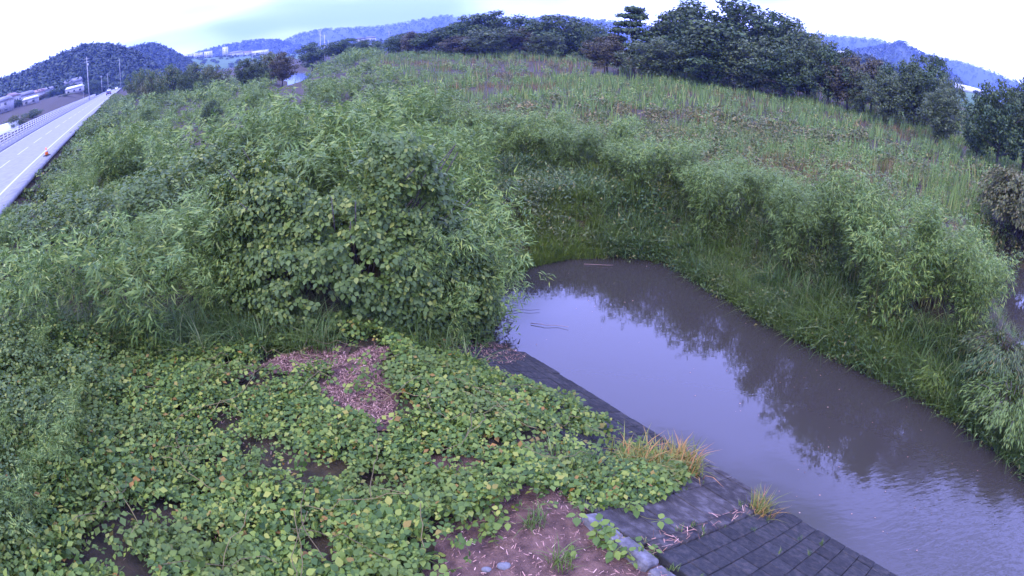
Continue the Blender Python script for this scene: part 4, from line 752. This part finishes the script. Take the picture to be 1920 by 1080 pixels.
ridge('hill', [(-230, 240), (-120, 190), (0, 150), (40, 138), (100, 110), (150, 88), (190, 83), (225, 88), (250, 98), (275, 112), (300, 135)], 560, 150, 1600, 4.4, CC, 1)
ridge('hill', [(215, 120), (240, 92), (265, 85), (290, 82), (318, 92), (345, 108), (365, 122)], 850, 150, 500, 5.0, CC, 2)
ridge('hill', [(330, 118), (345, 108), (370, 98), (420, 85), (470, 75), (520, 74), (545, 82), (600, 92)], 1900, 300, 700, 8, CF2, 3)
ridge('hill', [(480, 100), (530, 76), (560, 63), (600, 55), (700, 50), (760, 42), (800, 33), (830, 28), (870, 36), (930, 44), (1000, 32), (1050, 30), (1130, 37), (1200, 44), (1330, 75), (1400, 100)], 2500, 500, 1500, 9, CF2, 4)
ridge('hill', [(1440, 60), (1500, 62), (1550, 66), (1600, 68), (1650, 74), (1720, 98), (1780, 110), (1840, 126), (1920, 158), (2060, 240)], 2700, 400, 1100, 9, CF2, 5)
ridge('hill', [(1540, 128), (1590, 96), (1650, 85), (1675, 78), (1692, 76), (1720, 94), (1745, 106), (1800, 150), (1850, 195)], 1300, 220, 800, 6.0, CF2, 6)
TW = 'distant town buildings'
c1 = ridge('hill', [(330, 116), (350, 107), (400, 104), (450, 102), (500, 99), (560, 97), (620, 98), (660, 100)], 1000, 160, 130, 3.5, CC, 11, 'green')
c2 = ridge('hill', [(640, 90), (670, 77), (700, 74), (740, 76), (790, 84), (820, 92)], 820, 120, 120, 4, CC, 12)
c3 = ridge('hill', [(1545, 125), (1570, 100), (1600, 97), (1650, 108), (1690, 135)], 480, 60, 90, 3, CC, 13)
c4 = ridge('hill', [(1735, 178), (1780, 164), (1820, 166), (1860, 178), (1920, 205), (1990, 240)], 520, 70, 30, 3, CC, 14, 'green')
for c, a in ((c1, (352, 1000, 22, 14, 7, 0, .2, 'metal', 'leftmost white block of the distant town')), (c1, (370, 1000, 20, 14, 9, 0, .1, 'metal', 'second white block from the left in the distant town')), (c1, (393, 1000, 12, 12, 11, 0, .3, 'metal', 'taller pale block in the distant town')), (c1, (425, 1005, 8, 8, 17, 0, .3, 'metal', 'tall white tower of the distant town')),
          (c1, (445, 1000, 24, 14, 6, 3, .2, 'roof', 'grey roofed hall in the distant town')), (c1, (490, 990, 24, 14, 8, 0, -.1, 'metal', 'long bright white building right of the thin pole')), (c1, (466, 1000, 16, 12, 6, 2, .1, 'roofb', 'small building left of the long bright white one')),
          (c2, (678, 820, 11, 9, 6, 2.5, .1, 'roof', 'left house of two on the slope by the back tree line')), (c2, (697, 822, 13, 9, 6, 2.5, .1, 'roof', 'right house of two on the slope by the back tree line')), (c3, (1576, 480, 7, 6, 3, 1.5, .1, 'metal', 'pale house seen above the right end of the grove'))):
    house(*a, wallm='white', nm='building', cat='building', grp=TW, z=c(a[0]) - .6)
gh = thing('greenhouse', (*at_az(1818, 515)[:2], c4(1818) - .3), 'long white greenhouse roof beyond the trees at right', 'greenhouse', rz=-.75)
for k in range(3): MB().add([(-13, -5 + k * 5, 3), (13, -5 + k * 5, 3), (13, -2.5 + k * 5, 4.6), (-13, -2.5 + k * 5, 4.6), (13, 0 + k * 5, 3), (-13, 0 + k * 5, 3)], [(1, 4, 2), (0, 3, 5)], [(0, 1, 2, 3), (3, 2, 4, 5)]).build('roof_bay', 'metal', gh)
MB().box((0, 2.5, 1.0), (25.8, 14.8, 3.98)).build('wall', 'white', gh)
tag(forest.build('hill_forest', 'forest'), 'dark woods covering the distant hills', 'forest', kind='stuff')

# ------------------------------------------------------------------ humid air
mb = MB().box((0, 0, 118), (8200, 8200, 240)); hzb = mb.build('haze', 'ground'); tag(hzb, kind='stuff', label='thin bluish humid air over the valley', cat='haze')
m = bpy.data.materials.new('haze_air'); m.use_nodes = True; n = m.node_tree.nodes; n.clear(); vo = n.new('ShaderNodeVolumePrincipled'); oo = n.new('ShaderNodeOutputMaterial')
vo.inputs['Color'].default_value = (.28, .42, 1, 1); vo.inputs['Density'].default_value = .00022; m.node_tree.links.new(vo.outputs[0], oo.inputs['Volume']); hzb.data.materials[0] = m
